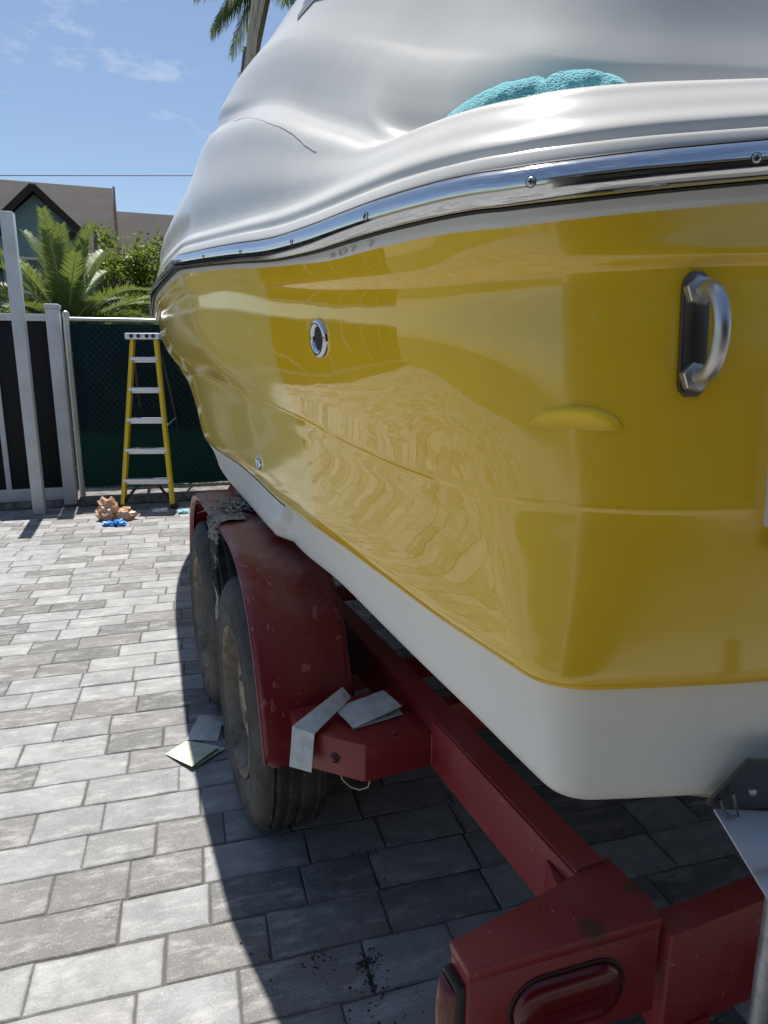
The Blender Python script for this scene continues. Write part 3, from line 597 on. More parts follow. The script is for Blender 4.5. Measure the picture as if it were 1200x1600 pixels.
# ------------------------------------------------------------------ trailer
trl = empty('boat_trailer', Wp(3.0, BC, 0), TH); TOFF = Vector((-BC, -3.0, 0))
tag(trl, 'dusty dark red tandem axle boat trailer under the yellow boat', 'trailer')
def mir(q, s):
    if s < 0: q.v = [(2*BC-v[0], v[1], v[2]) for v in q.v]; q.f = [f[::-1] for f in q.f]
    return q
AX = (2.075, 2.90); TR = .385
for s in (1, -1):
    # main rail: straight, then bending in to the tongue
    q = MB(); pth = [(.80, .38), (4.6, .38), (7.6, 1.14)]; w = .07
    vs = []
    for (a, b) in pth:
        bi = b + (w if a < 5 else .075)
        vs += [(b, a, .43), (bi, a, .43), (bi, a, .565), (b, a, .565)]
    fs = [(i*4+k, i*4+(k+1) % 4, (i+1)*4+(k+1) % 4, (i+1)*4+k) for i in range(2) for k in range(4)] + [(3, 2, 1, 0), (8, 9, 10, 11)]
    q.add(vs, fs); bm = bmesh.new(); bv = [bm.verts.new(v) for v in q.v]; [bm.faces.new([bv[k] for k in f]) for f in q.f]
    bmesh.ops.recalc_face_normals(bm, faces=bm.faces); bmesh.ops.bevel(bm, geom=bm.edges[:], offset=.005, segments=2, affect='EDGES'); q = MB().bm(bm)
    mir(q, s).build('frame_rail', M['red'], trl, 30, TOFF)
    q = MB(); q.prism([(.378, .895), (.378, .985), (.348, .900)], .45, .535, None, .002); mir(q, s).build('gusset', M['red'], trl, None, TOFF)
    # fender: arched skin with a rolled outer edge
    prof = [(1.655, .395), (1.668, .43), (1.70, .535), (1.745, .64), (1.80, .735), (1.88, .815), (1.98, .865), (2.10, .888), (2.30, .895), (2.70, .895), (2.88, .888), (3.0, .865), (3.10, .815), (3.18, .735), (3.235, .64), (3.28, .535), (3.31, .43), (3.32, .395)]
    fa = pch(range(len(prof)), [p[0] for p in prof]); fz = pch(range(len(prof)), [p[1] for p in prof]); tt = np.linspace(0, len(prof)-1, 86)
    A = fa(tt); Z = fz(tt); ta = np.gradient(A); tz = np.gradient(Z); nl = np.hypot(ta, tz); na, nz = -tz/nl, ta/nl
    sec = [(.024, -.020), (.014, -.016), (.010, -.007), (.014, .001), (.026, .005), (.05, .006), (.16, .007), (.245, .005), (.262, .001), (.268, -.008), (.268, -.030)]
    rows = []
    for k in range(len(A)):
        endr = 0
        e_ = min(k, len(A)-1-k); sh_ = .018*max(0, 1-e_/5)**2            # rounded rear lower corner
        rows.append([(b + (sh_ if i < 5 else 0), A[k]+na[k]*o, Z[k]+nz[k]*o) for i, (b, o) in enumerate(sec)])
    inn = [[(b, y - na[k]*.004, z - nz[k]*.004) for (b, y, z) in rows[k]] for k in range(len(A))]
    q = MB(); q.grid(rows); q.grid([r[::-1] for r in inn]); mir(q, s).build('fender', M['fender'], trl, 45, TOFF)
    q = MB(); pts = [(.014, A[k]+na[k]*-.006, Z[k]+nz[k]*-.006) for k in range(2, len(A)-2)]; q.tube(pts, .006, 8); mir(q, s).build('fender_edge', M['fender'], trl, 60, TOFF)
    # fender support boxes behind and ahead of the wheels
    for nm, fl in (('fender_bracket', 1), ('fender_bracket', -1)):
        mida = 2.4875; poly = [(.39, 1.70), (.084, 1.70), (.084, 1.584), (.207, 1.458), (.39, 1.462)]
        poly = poly if fl > 0 else [(b, 2*mida-a) for b, a in poly][::-1]
        q = MB(); q.prism(poly, .433, .53, None, .003); bo = mir(q, s).build(nm, M['red'], trl, 30, TOFF)
        if fl > 0:
            c_ = Vector((.152, 1.515, .478)); nn = Vector((-.715, -.70, 0)); 
            if s < 0: c_.x = 2*BC-c_.x; nn.x *= -1
            q = MB(); q.lathe([(.013, -.004), (.013, .003), (.009, .005)], 24, frame(c_, nn)); ml = q.build('marker_lamp', M['rubber_black'], bo, 40)
            q = MB(); q.lathe([(.0095, .003), (.0088, .007), (.006, .0105), (.0001, .012)], 24, frame(c_, nn)); q.build('lens', M['red_lens'], ml, 60)
            q = MB(); q.tube([(.165, 1.52, .434), (.17, 1.515, .415), (.185, 1.505, .398), (.205, 1.49, .394), (.222, 1.478, .405), (.228, 1.474, .434)], .0018, 6); mir(q, s).build('lamp_wire', M['cream'], bo, 60)
    # tail plate with oval lamp
    q = MB(); q.prism([(.118, .800), (.44, .772), (.452, .815), (.45, .90), (.385, .902), (.30, .884), (.118, .857)], .552, .5735, None, .004); tp = mir(q, s).build('tail_plate', M['red'], trl, 30, TOFF)
    q = MB(); q.prism([(.120, .801), (.44, .774), (.44, .784), (.120, .811)], .40, .553, None, .003); q.box((.119, .803, .40), (.127, .853, .553), None, .002); mir(q, s).build('tail_box', M['red'], tp, 30)
    c_ = Vector((.282, .7865, .476)); nn = Vector((-.086, -.996, 0)); 
    if s < 0: c_.x = 2*BC-c_.x; nn.x *= -1
    Mx = frame(c_, nn, (1, 0, 0))
    def oval(w, h, n=40): return [((w-h)*(1 if math.cos(t) > 0 else -1) + h*math.cos(t), h*math.sin(t)) for t in np.linspace(0, 2*math.pi, n, endpoint=False)]
    q = MB(); rows = [[Mx @ Vector((x, y, zz)) for x, y in oval(w, h) + oval(w, h)[:1]] for w, h, zz in ((.099, .055, -.002), (.099, .055, .001), (.098, .054, .002), (.095, .051, .002), (.093, .049, .0005), (.093, .049, -.004))]
    q.grid(rows); tl_ = q.build('tail_light', M['grommet'], tp, 40)
    q = MB(); rows = [[Mx @ Vector((x, y, zz)) for x, y in oval(w, h) + oval(w, h)[:1]] for w, h, zz in ((.0925, .0485, .001), (.0915, .0475, .006), (.086, .042, .012), (.06, .018, .014), (.0425, .0005, .0145))]
    q.grid(rows); q.build('lens', M['red_lens'], tl_, 50)
    # side marker at the end of the tail box
    q = MB(); q.prism([(.119, .806), (.119, .852), (.104, .850), (.104, .808)], .415, .540, None, .002); sm = mir(q, s).build('side_lamp', M['rubber_black'], tp, 30)
    q = MB(); rows = []
    for i in range(9):
        f = i/8*math.pi; rows.append([(.104 - .020*math.sin(f)*math.sin(g)**.6, .829 - .021*math.cos(f), .475 + .058*-math.cos(g)) for g in np.linspace(.02, math.pi-.02, 13)])
    q.grid(rows); mir(q, s).build('lens', M['red_lens'], sm, 60)
    # bunk board with posts, roller beside the rail
    q = MB(); q.box((.60, 1.0, .655), (.70, 4.3, .70), None, .008); bk = mir(q, s).build('bunk_board', M['carpet'], trl, 30, TOFF)
    for a in (1.3, 2.5, 3.9):
        q = MB(); q.box((.62, a-.03, .42), (.68, a+.03, .655), None, .004); mir(q, s).build('bunk_post', M['red'], bk, 30)
    q = MB(); q.lathe([(.001, 0), (.022, 0), (.028, .006), (.028, .055), (.022, .061), (.001, .061)], 28, frame((.485, .985, .475), (0, 1, 0))); ro = mir(q, s).build('roller', M['rubber_black'], trl, 40, TOFF)
    q = MB(); q.tube([(.440, 1.03, .478), (.455, 1.00, .492), (.475, .975, .498), (.497, .955, .497)], [.010, .009, .008, .009], 14); q.lathe([(.011, 0), (.011, .012), (.004, .013), (.003, .004)], 18, frame((.494, .957, .497), (.6, -.78, 0))); mir(q, s).build('hose_end', M['cream'], ro, 60)
    for path in ([(.377, .903, .5745), (.40, .905, .5755), (.43, .905, .5755), (.452, .903, .5745)], [(.381, 1.458, .44), (.381, 1.458, .48), (.381, 1.458, .53)], [(.382, 1.462, .5325), (.382, 1.55, .5325), (.382, 1.66, .5325)], [(.455, .816, .44), (.456, .814, .49), (.456, .814, .543)]):
        pts = []
        for k in range(len(path)-1):
            for i in range(10): pts.append(Vector(path[k]).lerp(Vector(path[k+1]), i/10) + Vector((rng.uniform(-.001, .001), rng.uniform(-.001, .001), rng.uniform(-.0006, .0006))))
        q = MB(); q.tube(pts, [rng.uniform(.0028, .0046) for _ in pts], 7); mir(q, s).build('weld_bead', M['red'], trl, 60, TOFF)
    for (bb, aa, zz, nn) in ((.29, 1.48, .5305, (0, 0, 1)), (.36, 1.60, .5305, (0, 0, 1))):
        nv = Vector(nn); nv.x *= s; q = MB(); q.lathe([(.009, -.002), (.009, .005), (.007, .0065), (.0001, .0066)], 6, frame((bb if s > 0 else 2*BC-bb, aa, zz), nv)); q.build('bolt_head', M['red'], trl, 25, TOFF)
    # wheels
    for a in AX:
        wh = empty('wheel', Vector((BC - s*(BC-.0), a, TR)) + TOFF); wh.parent = trl
        Mx = frame((0, 0, 0), (-s, 0, 0), (0, 0, 1))           # local z points outward
        q = MB(); n = 84; TW = .225
        prof = [(.222, -TW+.012), (.245, -TW+.004), (.30, -TW-.002), (.345, -TW+.012), (.368, -TW+.026), (.379, -TW+.034), (.385, -TW+.042)]
        tread = [-.175, -.167, -.165, -.157, -.130, -.122, -.120, -.112, -.095, -.087, -.085, -.077, -.058, -.050, -.046, -.042]
        for i, h in enumerate(tread):
            prof.append((.385 if (i//2) % 2 == 0 else .377, h))
        prof += [(.385, -.040), (.380, -.030), (.370, -.020), (.350, -.008), (.322, .001), (.300, .003), (.296, .0055), (.285, .0055), (.281, .002), (.255, -.002), (.238, -.008), (.226, -.014), (.222, -.02)]
        vs = []
        for i, (r, h) in enumerate(prof):
            for k in range(n):
                an = 2*math.pi*k/n; rr = r
                if h < -.022 and h > -TW+.02 and r > .366:
                    ph = k % 3
                    if (h > -.052 or h < -.172) and ph == 0: rr -= .008
                    elif ph == (1 if h > -.1 else 2) and -.135 < h < -.07: rr -= .004
                zz = 0
                x = rr*math.cos(an); 
                if x < -.378: x = -.378 - (abs(x)-.378)*.15         # flat where it stands
                vs.append(Mx @ Vector((x, rr*math.sin(an), h)))
        fs = [(i*n+k, i*n+(k+1) % n, (i+1)*n+(k+1) % n, (i+1)*n+k) for i in range(len(prof)-1) for k in range(n)]
        q.add(vs, fs); q.build('tyre', M['tyre'], wh, 32, Vector((0, 0, -.006)))
        q = MB(); q.lathe([(.224, -.19), (.226, -.016), (.232, -.006), (.229, -.003), (.222, -.010), (.214, -.035), (.208, -.060), (.196, -.064)], 60, Mx)
        q.lathe([(.150, -.046), (.135, -.040), (.10, -.042), (.088, -.052), (.060, -.052), (.046, -.045)], 60, Mx)
        nh = 10
        for k in range(nh):                                     # spokes between the hand holes
            for m_ in range(4):
                a0 = 2*math.pi*(k + .28 + m_*.11)/nh; a1 = 2*math.pi*(k + .28 + (m_+1)*.11)/nh
                q.add([Mx @ Vector((r*math.cos(t_), r*math.sin(t_), h)) for (r, h, t_) in ((.196, -.064, a0), (.196, -.064, a1), (.150, -.046, a1), (.150, -.046, a0))], [(0, 1, 2, 3)])
        rm = q.build('rim', M['rim'], wh, 30)
        q = MB(); q.lathe([(.20, -.10), (.20, -.075), (.0001, -.075)], 32, Mx); q.build('brake_drum', M['gap'], wh, 30)
        q = MB(); q.lathe([(.046, -.06), (.046, -.042), (.042, -.034), (.03, -.030), (.0001, -.029)], 28, Mx); q.build('hub_cap', M['rim'], wh, 40)
        for k in range(6):
            an = 2*math.pi*k/6; q = MB(); q.lathe([(.010, -.055), (.010, -.034), (.006, -.030), (.0001, -.030)], 6, Mx @ Matrix.Translation((.074*math.cos(an), .074*math.sin(an), 0))); q.build('lug_nut', M['rim'], rm, 25)
for a in AX:
    q = MB(); q.box((.22, a-.03, .355), (2*BC-.22, a+.03, .415), None, .004); q.build('axle', M['red'], trl, 30, TOFF)
for a, z0, z1, d_ in ((.762, .345, .545, .05), (1.72, .33, .432, .06), (3.3, .33, .432, .06), (4.55, .33, .432, .06)):
    q = MB(); q.box((.452 if a < 1 else .385, a, z0), (2*BC-(.452 if a < 1 else .385), a+d_, z1), None, .006); q.build('crossmember', M['red'], trl, 30, TOFF)
q = MB(); q.prism([(.47, .758), (.55, .758), (.545, .7615), (.475, .7615)], .20, .36, None, .0); q.prism([(.455, .764), (.53, .770), (.53, .80), (.455, .80)], .22, .345, None, .003); q.build('tail_bracket', M['red'], trl, None, TOFF)
q = MB(); q.box((BC-.06, 7.3, .43), (BC+.06, 8.3, .55), None, .006); q.build('tongue', M['red'], trl, 30, TOFF)
q = MB(); q.tube([(BC+.12, 7.7, .0), (BC+.12, 7.7, .85)], .03, 14); q.lathe([(.09, 0), (.09, .012), (.03, .02)], 20, Matrix.Translation((BC+.12, 7.7, 0))); q.build('tongue_jack', M['steel'], trl, 40, TOFF)
# galvanised pipe standing behind the transom
pp = empty('pipe_stand', (.539, .80, 0)); tag(pp, 'grey galvanised pipe standing upright behind the trailer crossmember', 'pipe')
q = MB(); q.tube([(0, 0, .01), (0, 0, 1.0)], .0125, 18); q.build('pipe', M['galv'], pp, 50)
q = MB(); q.lathe([(.06, 0), (.06, .008), (.02, .012), (.016, .04), (.0126, .042)], 24, None, True); q.build('base_flange', M['galv'], pp, 30)

# ------------------------------------------------------------------ small things
# towel on the gunwale shelf
q = MB(); rows = []
NU, NVv = 110, 40
LP = plan(LL); k0 = NT_+2; seg = LP[k0:k0+NC+40]; al = np.concatenate([[0], np.cumsum(np.linalg.norm(np.diff(seg, axis=0), axis=1))])
def lip(sl):                                        # point on the lip at arc length sl, with inward direction
    p = np.array([np.interp(sl, al, seg[:, c]) for c in range(3)]); p2 = np.array([np.interp(sl+.01, al, seg[:, c]) for c in range(3)]); t_ = p2-p; n_ = np.array([t_[1], -t_[0]]); n_ /= np.linalg.norm(n_)
    if n_[0] < 0: n_ = -n_
    return p, n_
def arc_at(px):                                     # arc length whose lip point stands at photo column px
    best = min(((abs((cam_proj(Wp(lip(v)[0][1], lip(v)[0][0], lip(v)[0][2])) or (9e9, 0))[0]-px)), v) for v in np.linspace(0, al[-1]-.02, 260)); return best[1]
s_l, s_r = arc_at(672), arc_at(1004)
hp = pch([0, .04, .2, .4, .54, .585, .63, .78, .92, .97, 1.0], [.006, .017, .029, .038, .040, .031, .037, .037, .026, .016, .002])
for i in range(NU+1):
    f = i/NU; p, n_ = lip(s_l + (s_r-s_l)*f); h = float(hp(f)); r = []
    for j in range(NVv+1):
        g = j/NVv*math.pi; nz_ = noise.noise(Vector((f*7, j*.10, 3.1)))*.007 + noise.noise(Vector((f*19, j*.25, 8.1)))*.003
        w = .040 + .012*math.sin(f*5); d_ = .052 - math.cos(g)*w + nz_*.8
        r.append((p[0] + n_[0]*d_, p[1] + n_[1]*d_, p[2] - .014 + (max(0, math.sin(g))**.7)*(h + .014 + nz_*min(1, h/.03))))
    rows.append(r)
q.grid(rows)
tw = empty('microfibre_towel', Wp(.98, .3, 1.74), TH); tag(tw, 'turquoise microfibre towel folded on the white gunwale ledge', 'towel')
q.v = [(v[0]-.3, v[1]-.98, v[2]-1.74) for v in q.v]
q.build('folded_cloth', M['towel'], tw, 80)
q = MB(); pts = []
for k in range(15):
    f = .47 + .12*k/14; p, n_ = lip(s_l + (s_r-s_l)*f); row = []
    for j in range(7):
        d_ = .006 + .030*j/6; row.append((p[0]+n_[0]*d_-.3, p[1]+n_[1]*d_-.98, p[2]-1.74 - .006 + (.040 - .022*abs(k-4)/10)*math.sin(.3+j/6*1.25)))
    pts.append(row)
q.grid(pts); q.build('turned_corner', M['towel'], tw, 80)

def sheet(name, label, corners_a, corners_b, mt, group=None, curl=.004, gap=None):
    """a folded paper: two leaves sharing the fold edge corners[0]-corners[1]; each leaf 4 world points"""
    q = MB()
    for lf in (corners_a, corners_b):
        if lf is None: continue
        P = [Vector(c) for c in lf]; nrm = (P[1]-P[0]).cross(P[3]-P[0]).normalized(); rows = []
        for i in range(9):
            v = i/8; rows.append([P[0].lerp(P[1], k/8).lerp(P[3].lerp(P[2], k/8), v) + nrm*(curl*math.sin(k/8*3.14)*math.sin(v*2.6+.3) + .3*curl*noise.noise(Vector((k*.5, i*.5, P[0].x*9)))) for k in range(9)])
        q.grid(rows); q.grid([[p - nrm*.0008 for p in r][::-1] for r in rows])
    c = sum((Vector(v) for v in q.v), Vector())/len(q.v); base = Vector((c.x, c.y, min(v[2] for v in q.v)))
    q.v = [tuple(Vector(v)-base) for v in q.v]; o = q.build(name, mt, None, 40); o.location = base
    return tag(o, label, 'sandpaper', group)
G = lambda px, py, z=0.0: ray_ground(px, py, z)
def ray_ground(x, y, z):
    p = R(PITCH); u = (x-600)/FPX; v = (800-y)/FPX; r = Vector((u, math.cos(p)+v*math.sin(p), -math.sin(p)+v*math.cos(p))); t = (z-CAM_H)/r.z; return Vector((0, 0, CAM_H)) + r*t
# real positions on ground (metres), found from the photograph's perspective
A_, B_, C_, D_ = G(258, 1178, .004), G(300, 1201, .012), G(343, 1170, .010), G(292, 1157, .004)
sheet('sandpaper_sheet', 'pale green folded sandpaper sheet lying on the sunlit pavers', (D_, A_, B_ + Vector((0, 0, .008)), C_ + Vector((0, 0, .01))), (D_, A_, B_ + Vector((.012, .012, 0)), C_ + Vector((.02, .01, -.004))), M['sandpaper_g'], None, .004)
A_, B_, C_, D_ = G(290, 1156, .003), G(340, 1158, .003), G(348, 1128, .012), G(312, 1116, .045)
sheet('sandpaper_sheet', 'white folded sandpaper tented half in shade beside the near tyre', (A_, B_, C_, D_), (D_, C_, G(352, 1140, .002), G(352, 1120, .002)), M['sandpaper'], None, .003)
zt = .5315
def TB(b, a, z): return Wp(a, b, z)
sheet('sandpaper_sheet', 'creased grey sandpaper bent over the red bracket edge against the fender', (TB(.068, 1.590, .540), TB(.108, 1.535, .540), TB(.096, 1.527, .445), TB(.055, 1.579, .440)), (TB(.068, 1.590, .540), TB(.108, 1.535, .540), TB(.235, 1.635, .562), TB(.215, 1.645, .590)), M['sandpaper'], None, .002)
sheet('sandpaper_sheet', 'grey folded sandpaper booklet resting flat on the red bracket top', (TB(.180, 1.615, .552), TB(.205, 1.530, .536), TB(.345, 1.560, .552), TB(.330, 1.650, .556)), (TB(.180, 1.615, .552), TB(.205, 1.530, .534), TB(.345, 1.552, .5335), TB(.340, 1.64, .5335)), M['sandpaper'], None, .004)
# frayed rag on the fender top
rag = MB()
def strip(pts, w0, w1, lift=0):
    rows = []
    for i, p in enumerate(pts):
        f = i/(len(pts)-1); w = (w0*(1-f) + w1*f)*rng.uniform(.8, 1.2); t_ = Vector(pts[min(i+1, len(pts)-1)])-Vector(pts[max(0, i-1)]); s_ = t_.cross(Vector((.3, .2, 1))).normalized()
        rows.append([Vector(p) - s_*w/2, Vector(p) + Vector((0, 0, .006*rng.random())), Vector(p) + s_*w/2])
    rag.grid(rows)
for k in range(60):
    a0 = rng.gauss(2.42, .06); b0 = rng.uniform(.03, .21); ln = rng.uniform(.05, .16); an = rng.uniform(0, 6.28); z0 = .905 + rng.random()*.022; pts = []
    for i in range(7):
        f = i/6; pts.append(TB(b0 + math.cos(an+f*1.2)*ln*f*.8, a0 + math.sin(an+f*1.2)*ln*f*.9, z0 + math.sin(f*3.1)*.02*rng.random()))
        q_ = pts[-1]
    strip(pts, rng.uniform(.006, .018), .003)
for k in range(16):                                            # strands hanging over the outer edge
    a0 = 2.35 + rng.gauss(0, .045); L_ = rng.uniform(.06, .20) if k > 1 else (.30, .36)[k]; pts = [TB(.10, a0+.01, .908), TB(.04, a0, .912), TB(.012, a0-.004, .905)]
    for i in range(1, 9): pts.append(TB(-.001 + rng.gauss(0, .003), a0 - .01 + .02*math.sin(i*.7+k), .905 - L_*i/8))
    strip(pts, rng.uniform(.014, .026), .010)
base = Wp(2.40, .1, .90); rag.v = [tuple(Vector(v)-base) for v in rag.v]
o = rag.build('frayed_rag', M['rag'], None, None); o.location = base; tag(o, 'torn frayed grey rag draped over the red trailer fender', 'rag')

# crumpled bag, glove and scraps by the ladder
def crumple(name, loc, lobes, mt, label, cat, amp, seed, flat=1.0):
    bm = bmesh.new(); bmesh.ops.create_icosphere(bm, subdivisions=4, radius=1)
    for v in bm.verts:
        d_ = v.co.normalized(); best = 0
        for c, r in lobes:
            c = Vector(c); bq = d_.dot(c); disc = bq*bq - c.dot(c) + r*r
            if disc > 0: best = max(best, bq + math.sqrt(disc))
        best = max(best, .04); nn = noise.noise(d_*3.1 + Vector((seed, 0, 0))); n2 = abs(noise.noise(d_*6.5 + Vector((seed, 4, 0))))
        p = d_*(best*(1 + amp*nn - amp*1.3*n2)); p.z *= flat; v.co = p
    mz = min(v.co.z for v in bm.verts); cut = mz*.45
    for v in bm.verts: v.co.z = max(v.co.z, cut) - cut
    me = bpy.data.meshes.new(name); bm.to_mesh(me); bm.free(); o = link(name, me, mt, None, 24); o.location = loc; return tag(o, label, cat)
bp = G(178, 812); crumple('plastic_bag', bp + Vector((0, 0, .002)), [((-.04, 0, .03), .105), ((-.05, 0, .10), .075), ((.11, .01, -.01), .085)], M['bag'], 'crumpled brown plastic bag on the pavers left of the yellow ladder', 'bag', .35, 2.0)
gp = G(182, 820); crumple('nitrile_glove', gp + Vector((0, -.04, .004)), [((-.06, 0, 0), .05), ((.03, .01, .01), .055), ((.09, 0, 0), .04)], M['glove'], 'bright blue crumpled glove in front of the brown bag', 'glove', .5, 5.0, .55)
gp = G(250, 801); crumple('paper_scrap', gp + Vector((0, 0, .004)), [((-.04, 0, 0), .035), ((.04, .01, .01), .04)], M['scrap_w'], 'white crumpled scrap on the pavers below the ladder', 'scrap', .5, 9.0, .6)
gp = G(286, 802); crumple('plastic_scrap', gp + Vector((0, 0, .004)), [((-.02, 0, 0), .03), ((.03, .01, 0), .03)], M['scrap_b'], 'pale blue scrap on the pavers right of the ladder', 'scrap', .5, 11.0, .5)

# ------------------------------------------------------------------ step ladder
lad = empty('step_ladder', (-2.345, 6.57, 0), R(3)); tag(lad, 'yellow fibreglass step ladder with aluminium steps against the green fence', 'ladder')
LT, LBk = .30, .62      # half-run: front rails lean back to the cap
def lp(z, side): 
    f = z/1.66; return Vector((side*(.258 - .132*f), .30*f, z))
for s in (-1, 1):
    q = MB(); p, t_ = lp(.02, s), lp(1.66, s); w, dpt = .032, .07
    for (x0, x1, y0, y1) in ((-.004, .004, 0, dpt), (-w*s if s > 0 else 0, 0 if s > 0 else w, 0, .008), (-w*s if s > 0 else 0, 0 if s > 0 else w, dpt-.008, dpt)):
        vs = []
        for c in (p, t_): vs += [c + Vector((x0, y0, 0)), c + Vector((x1, y0, 0)), c + Vector((x1, y1, 0)), c + Vector((x0, y1, 0))]
        q.add(vs, [(3, 2, 1, 0), (4, 5, 6, 7), (0, 1, 5, 4), (1, 2, 6, 5), (2, 3, 7, 6), (3, 0, 4, 7)])
    q.build('front_rail', M['lad_y'], lad, None)
    q = MB(); c = lp(0, s); q.box((c.x-.028, c.y-.012, 0), (c.x+.028, c.y+.075, .045), None, .006); q.build('foot', M['rubber_black'], lad, 30)
    q = MB(); b0 = Vector((s*.235, .95, 0)); b1 = Vector((s*.13, .38, 1.62)); vs = []
    for c in (b0, b1): vs += [c + Vector((-.013, -.02, 0)), c + Vector((.013, -.02, 0)), c + Vector((.013, .02, 0)), c + Vector((-.013, .02, 0))]
    q.add(vs, [(3, 2, 1, 0), (4, 5, 6, 7), (0, 1, 5, 4), (1, 2, 6, 5), (2, 3, 7, 6), (3, 0, 4, 7)]); q.build('rear_rail', M['rubber_black'], lad)
    q = MB(); q.tube([lp(.03, s) + Vector((-s*.02, .05, .02)), Vector((s*.07, .10, .265))], .014, 8); q.build('diagonal_brace', M['rubber_black'], lad, 40)
    q = MB(); q.tube([lp(.80, s) + Vector((0, .06, 0)), Vector((s*.185, .60, .85))], .008, 6); q.build('spreader', M['alu'], lad, 40)
for k in range(5):
    z = .285 + k*.295; a, b = lp(z, -1), lp(z, 1); q = MB(); q.box((a.x+.006, a.y-.004, z-.028), (b.x-.006, a.y+.078, z+.004), None, .003); q.box((a.x+.006, a.y+.02, z-.05), (b.x-.006, a.y+.026, z-.026)); q.build('step', M['alu'], lad, 30)
for s in (-1, 1):
    c = lp(1.43, s); q = MB(); q.tube([c + Vector((-s*.004, .01, -.005)), c + Vector((-s*.045, .01, .038))], .006, 6); q.build('step_brace', M['alu'], lad, 40)
q = MB(); q.box((-.165, .24, 1.635), (.165, .44, 1.695), None, .010); tcap = q.build('top_cap', M['alu'], lad, 30)
for x in (-.1, -.03, .05, .11):
    q = MB(); q.lathe([(.02, 0), (.02, .004), (.0001, .005)], 12, frame((x, .239, 1.667), (0, -1, 0))); q.build('tool_slot', M['rubber_black'], tcap, 30)
q = MB(); q.box((-.235, .93, .30), (.235, .95, .34)); q.build('rear_brace', M['rubber_black'], lad)

# ------------------------------------------------------------------ fence, gate, kerb
FA = Vector((-3.12, 6.98, 0))
def Fp(u, v, z): return FA + E1*u + E2*v + Vector((0, 0, z))     # along, behind, up
q = MB(); 
for (u0, u1) in ((-8.2, 9.5),):
    vs = [Fp(u0, -.17, -.02), Fp(u1, -.17, -.02), Fp(u1, .30, -.02), Fp(u0, .30, -.02), Fp(u0, -.16, .045), Fp(u1, -.16, .045), Fp(u1, .30, .06), Fp(u0, .30, .06)]
    q.add(vs, [(3, 2, 1, 0), (4, 5, 6, 7), (0, 1, 5, 4), (1, 2, 6, 5), (2, 3, 7, 6), (3, 0, 4, 7)])
tag(q.build('kerb', M['kerb']), kind='structure')
fen = empty('chain_link_fence', Fp(3, 0, .05), R(15.7)); tag(fen, 'chain link fence covered with dark green windscreen behind the ladder', 'fence')
FO = Vector((-3, 0, -.05))
for u in (-.03, 2.6, 5.2, 7.8):
    q = MB(); q.tube([(u, 0, .0), (u, 0, 1.86)], .03, 16); q.lathe([(.034, 0), (.036, .02), (.030, .045), (.014, .06), (.0001, .063)], 16, Matrix.Translation((u, 0, 1.855))); ps = q.build('post', M['wire'], fen, 50, FO)
    for z in (.35, .75, 1.1, 1.5):
        q = MB(); q.tube([(u-.034, -.0, z), (u, -.036, z), (u+.036, -.0, z)], .006, 6); q.build('tension_band', M['wire'], ps, 40)
q = MB(); q.tube([(-.03, -.0, 1.835), (9.4, 0, 1.835)], .021, 14); q.build('top_rail', M['wire'], fen, 50, FO)
q = MB(); q.tube([(-.03, -.0, .11), (9.4, 0, .11)], .017, 12); q.build('bottom_rail', M['wire'], fen, 50, FO)
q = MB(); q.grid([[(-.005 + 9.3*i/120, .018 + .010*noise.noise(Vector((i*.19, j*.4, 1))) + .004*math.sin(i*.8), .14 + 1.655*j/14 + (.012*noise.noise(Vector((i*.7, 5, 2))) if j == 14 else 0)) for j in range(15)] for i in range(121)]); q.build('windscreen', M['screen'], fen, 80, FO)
q = MB(); pit = .062
def wirestrip(p, d_, L_):
    r = .0021; n3 = Vector((0, -1, 0)); s_ = d_.cross(n3).normalized(); e = p + d_*L_
    vs = []
    for c in (p, e): vs += [c + s_*r, c - s_*r*.5 + n3*r*.87, c - s_*r*.5 - n3*r*.87]
    q.add(vs, [(0, 1, 4, 3), (1, 2, 5, 4), (2, 0, 3, 5)])
hgt = 1.72; k = 0; u = .12 - hgt
while u < 5.4:
    for sgn in (1, -1):
        d_ = Vector((sgn*math.sin(R(42)), 0, math.cos(R(42)))); L_ = hgt/math.cos(R(42)); uu = u if sgn > 0 else u + hgt*math.tan(R(42))
        p = Vector((uu, -.028 + .003*sgn, .10)); s0 = 0; s1 = L_
        if sgn > 0 and uu < .10: s0 = (.10-uu)/d_.x
        if sgn < 0 and uu - L_*abs(d_.x) < .10: s1 = (uu-.10)/abs(d_.x)
        if s1 > s0 and uu > -2: wirestrip(p + d_*s0, d_, s1-s0)
    u += pit
cl = q.build('chain_link_mesh', M['vinyl_wire'], fen, 60, FO); tag(cl, kind='stuff')
gate = empty('sliding_gate', Fp(-1.2, -.12, .0), R(15.7)); tag(gate, 'grey framed gate with black infill panels left of the green fence', 'gate')
def gbox(nm, lo, hi, mt, bev=.004, par=None):
    q = MB(); q.box(lo, hi, None, bev); return q.build(nm, mt, par or gate, 30)
gp_ = gbox('gate_post', (1.015, -.06, .0), (1.135, .06, 1.92), M['post_grey'], .006); gbox('post_cap', (1.005, -.07, 1.92), (1.145, .07, 1.965), M['post_grey'], .012, gp_)
gbox('top_bar', (-6.2, -.028, 1.805), (1.016, .028, 1.87), M['post_grey']); gbox('bottom_bar', (-6.2, -.028, .05), (1.016, .028, .175), M['post_grey'])
for u in (.52, -.35, -1.2, -2.05, -2.9, -3.75, -4.6, -5.45, -6.18): gbox('upright', (u-.024, -.026, .17), (u+.024, .026, 1.806), M['post_grey'])
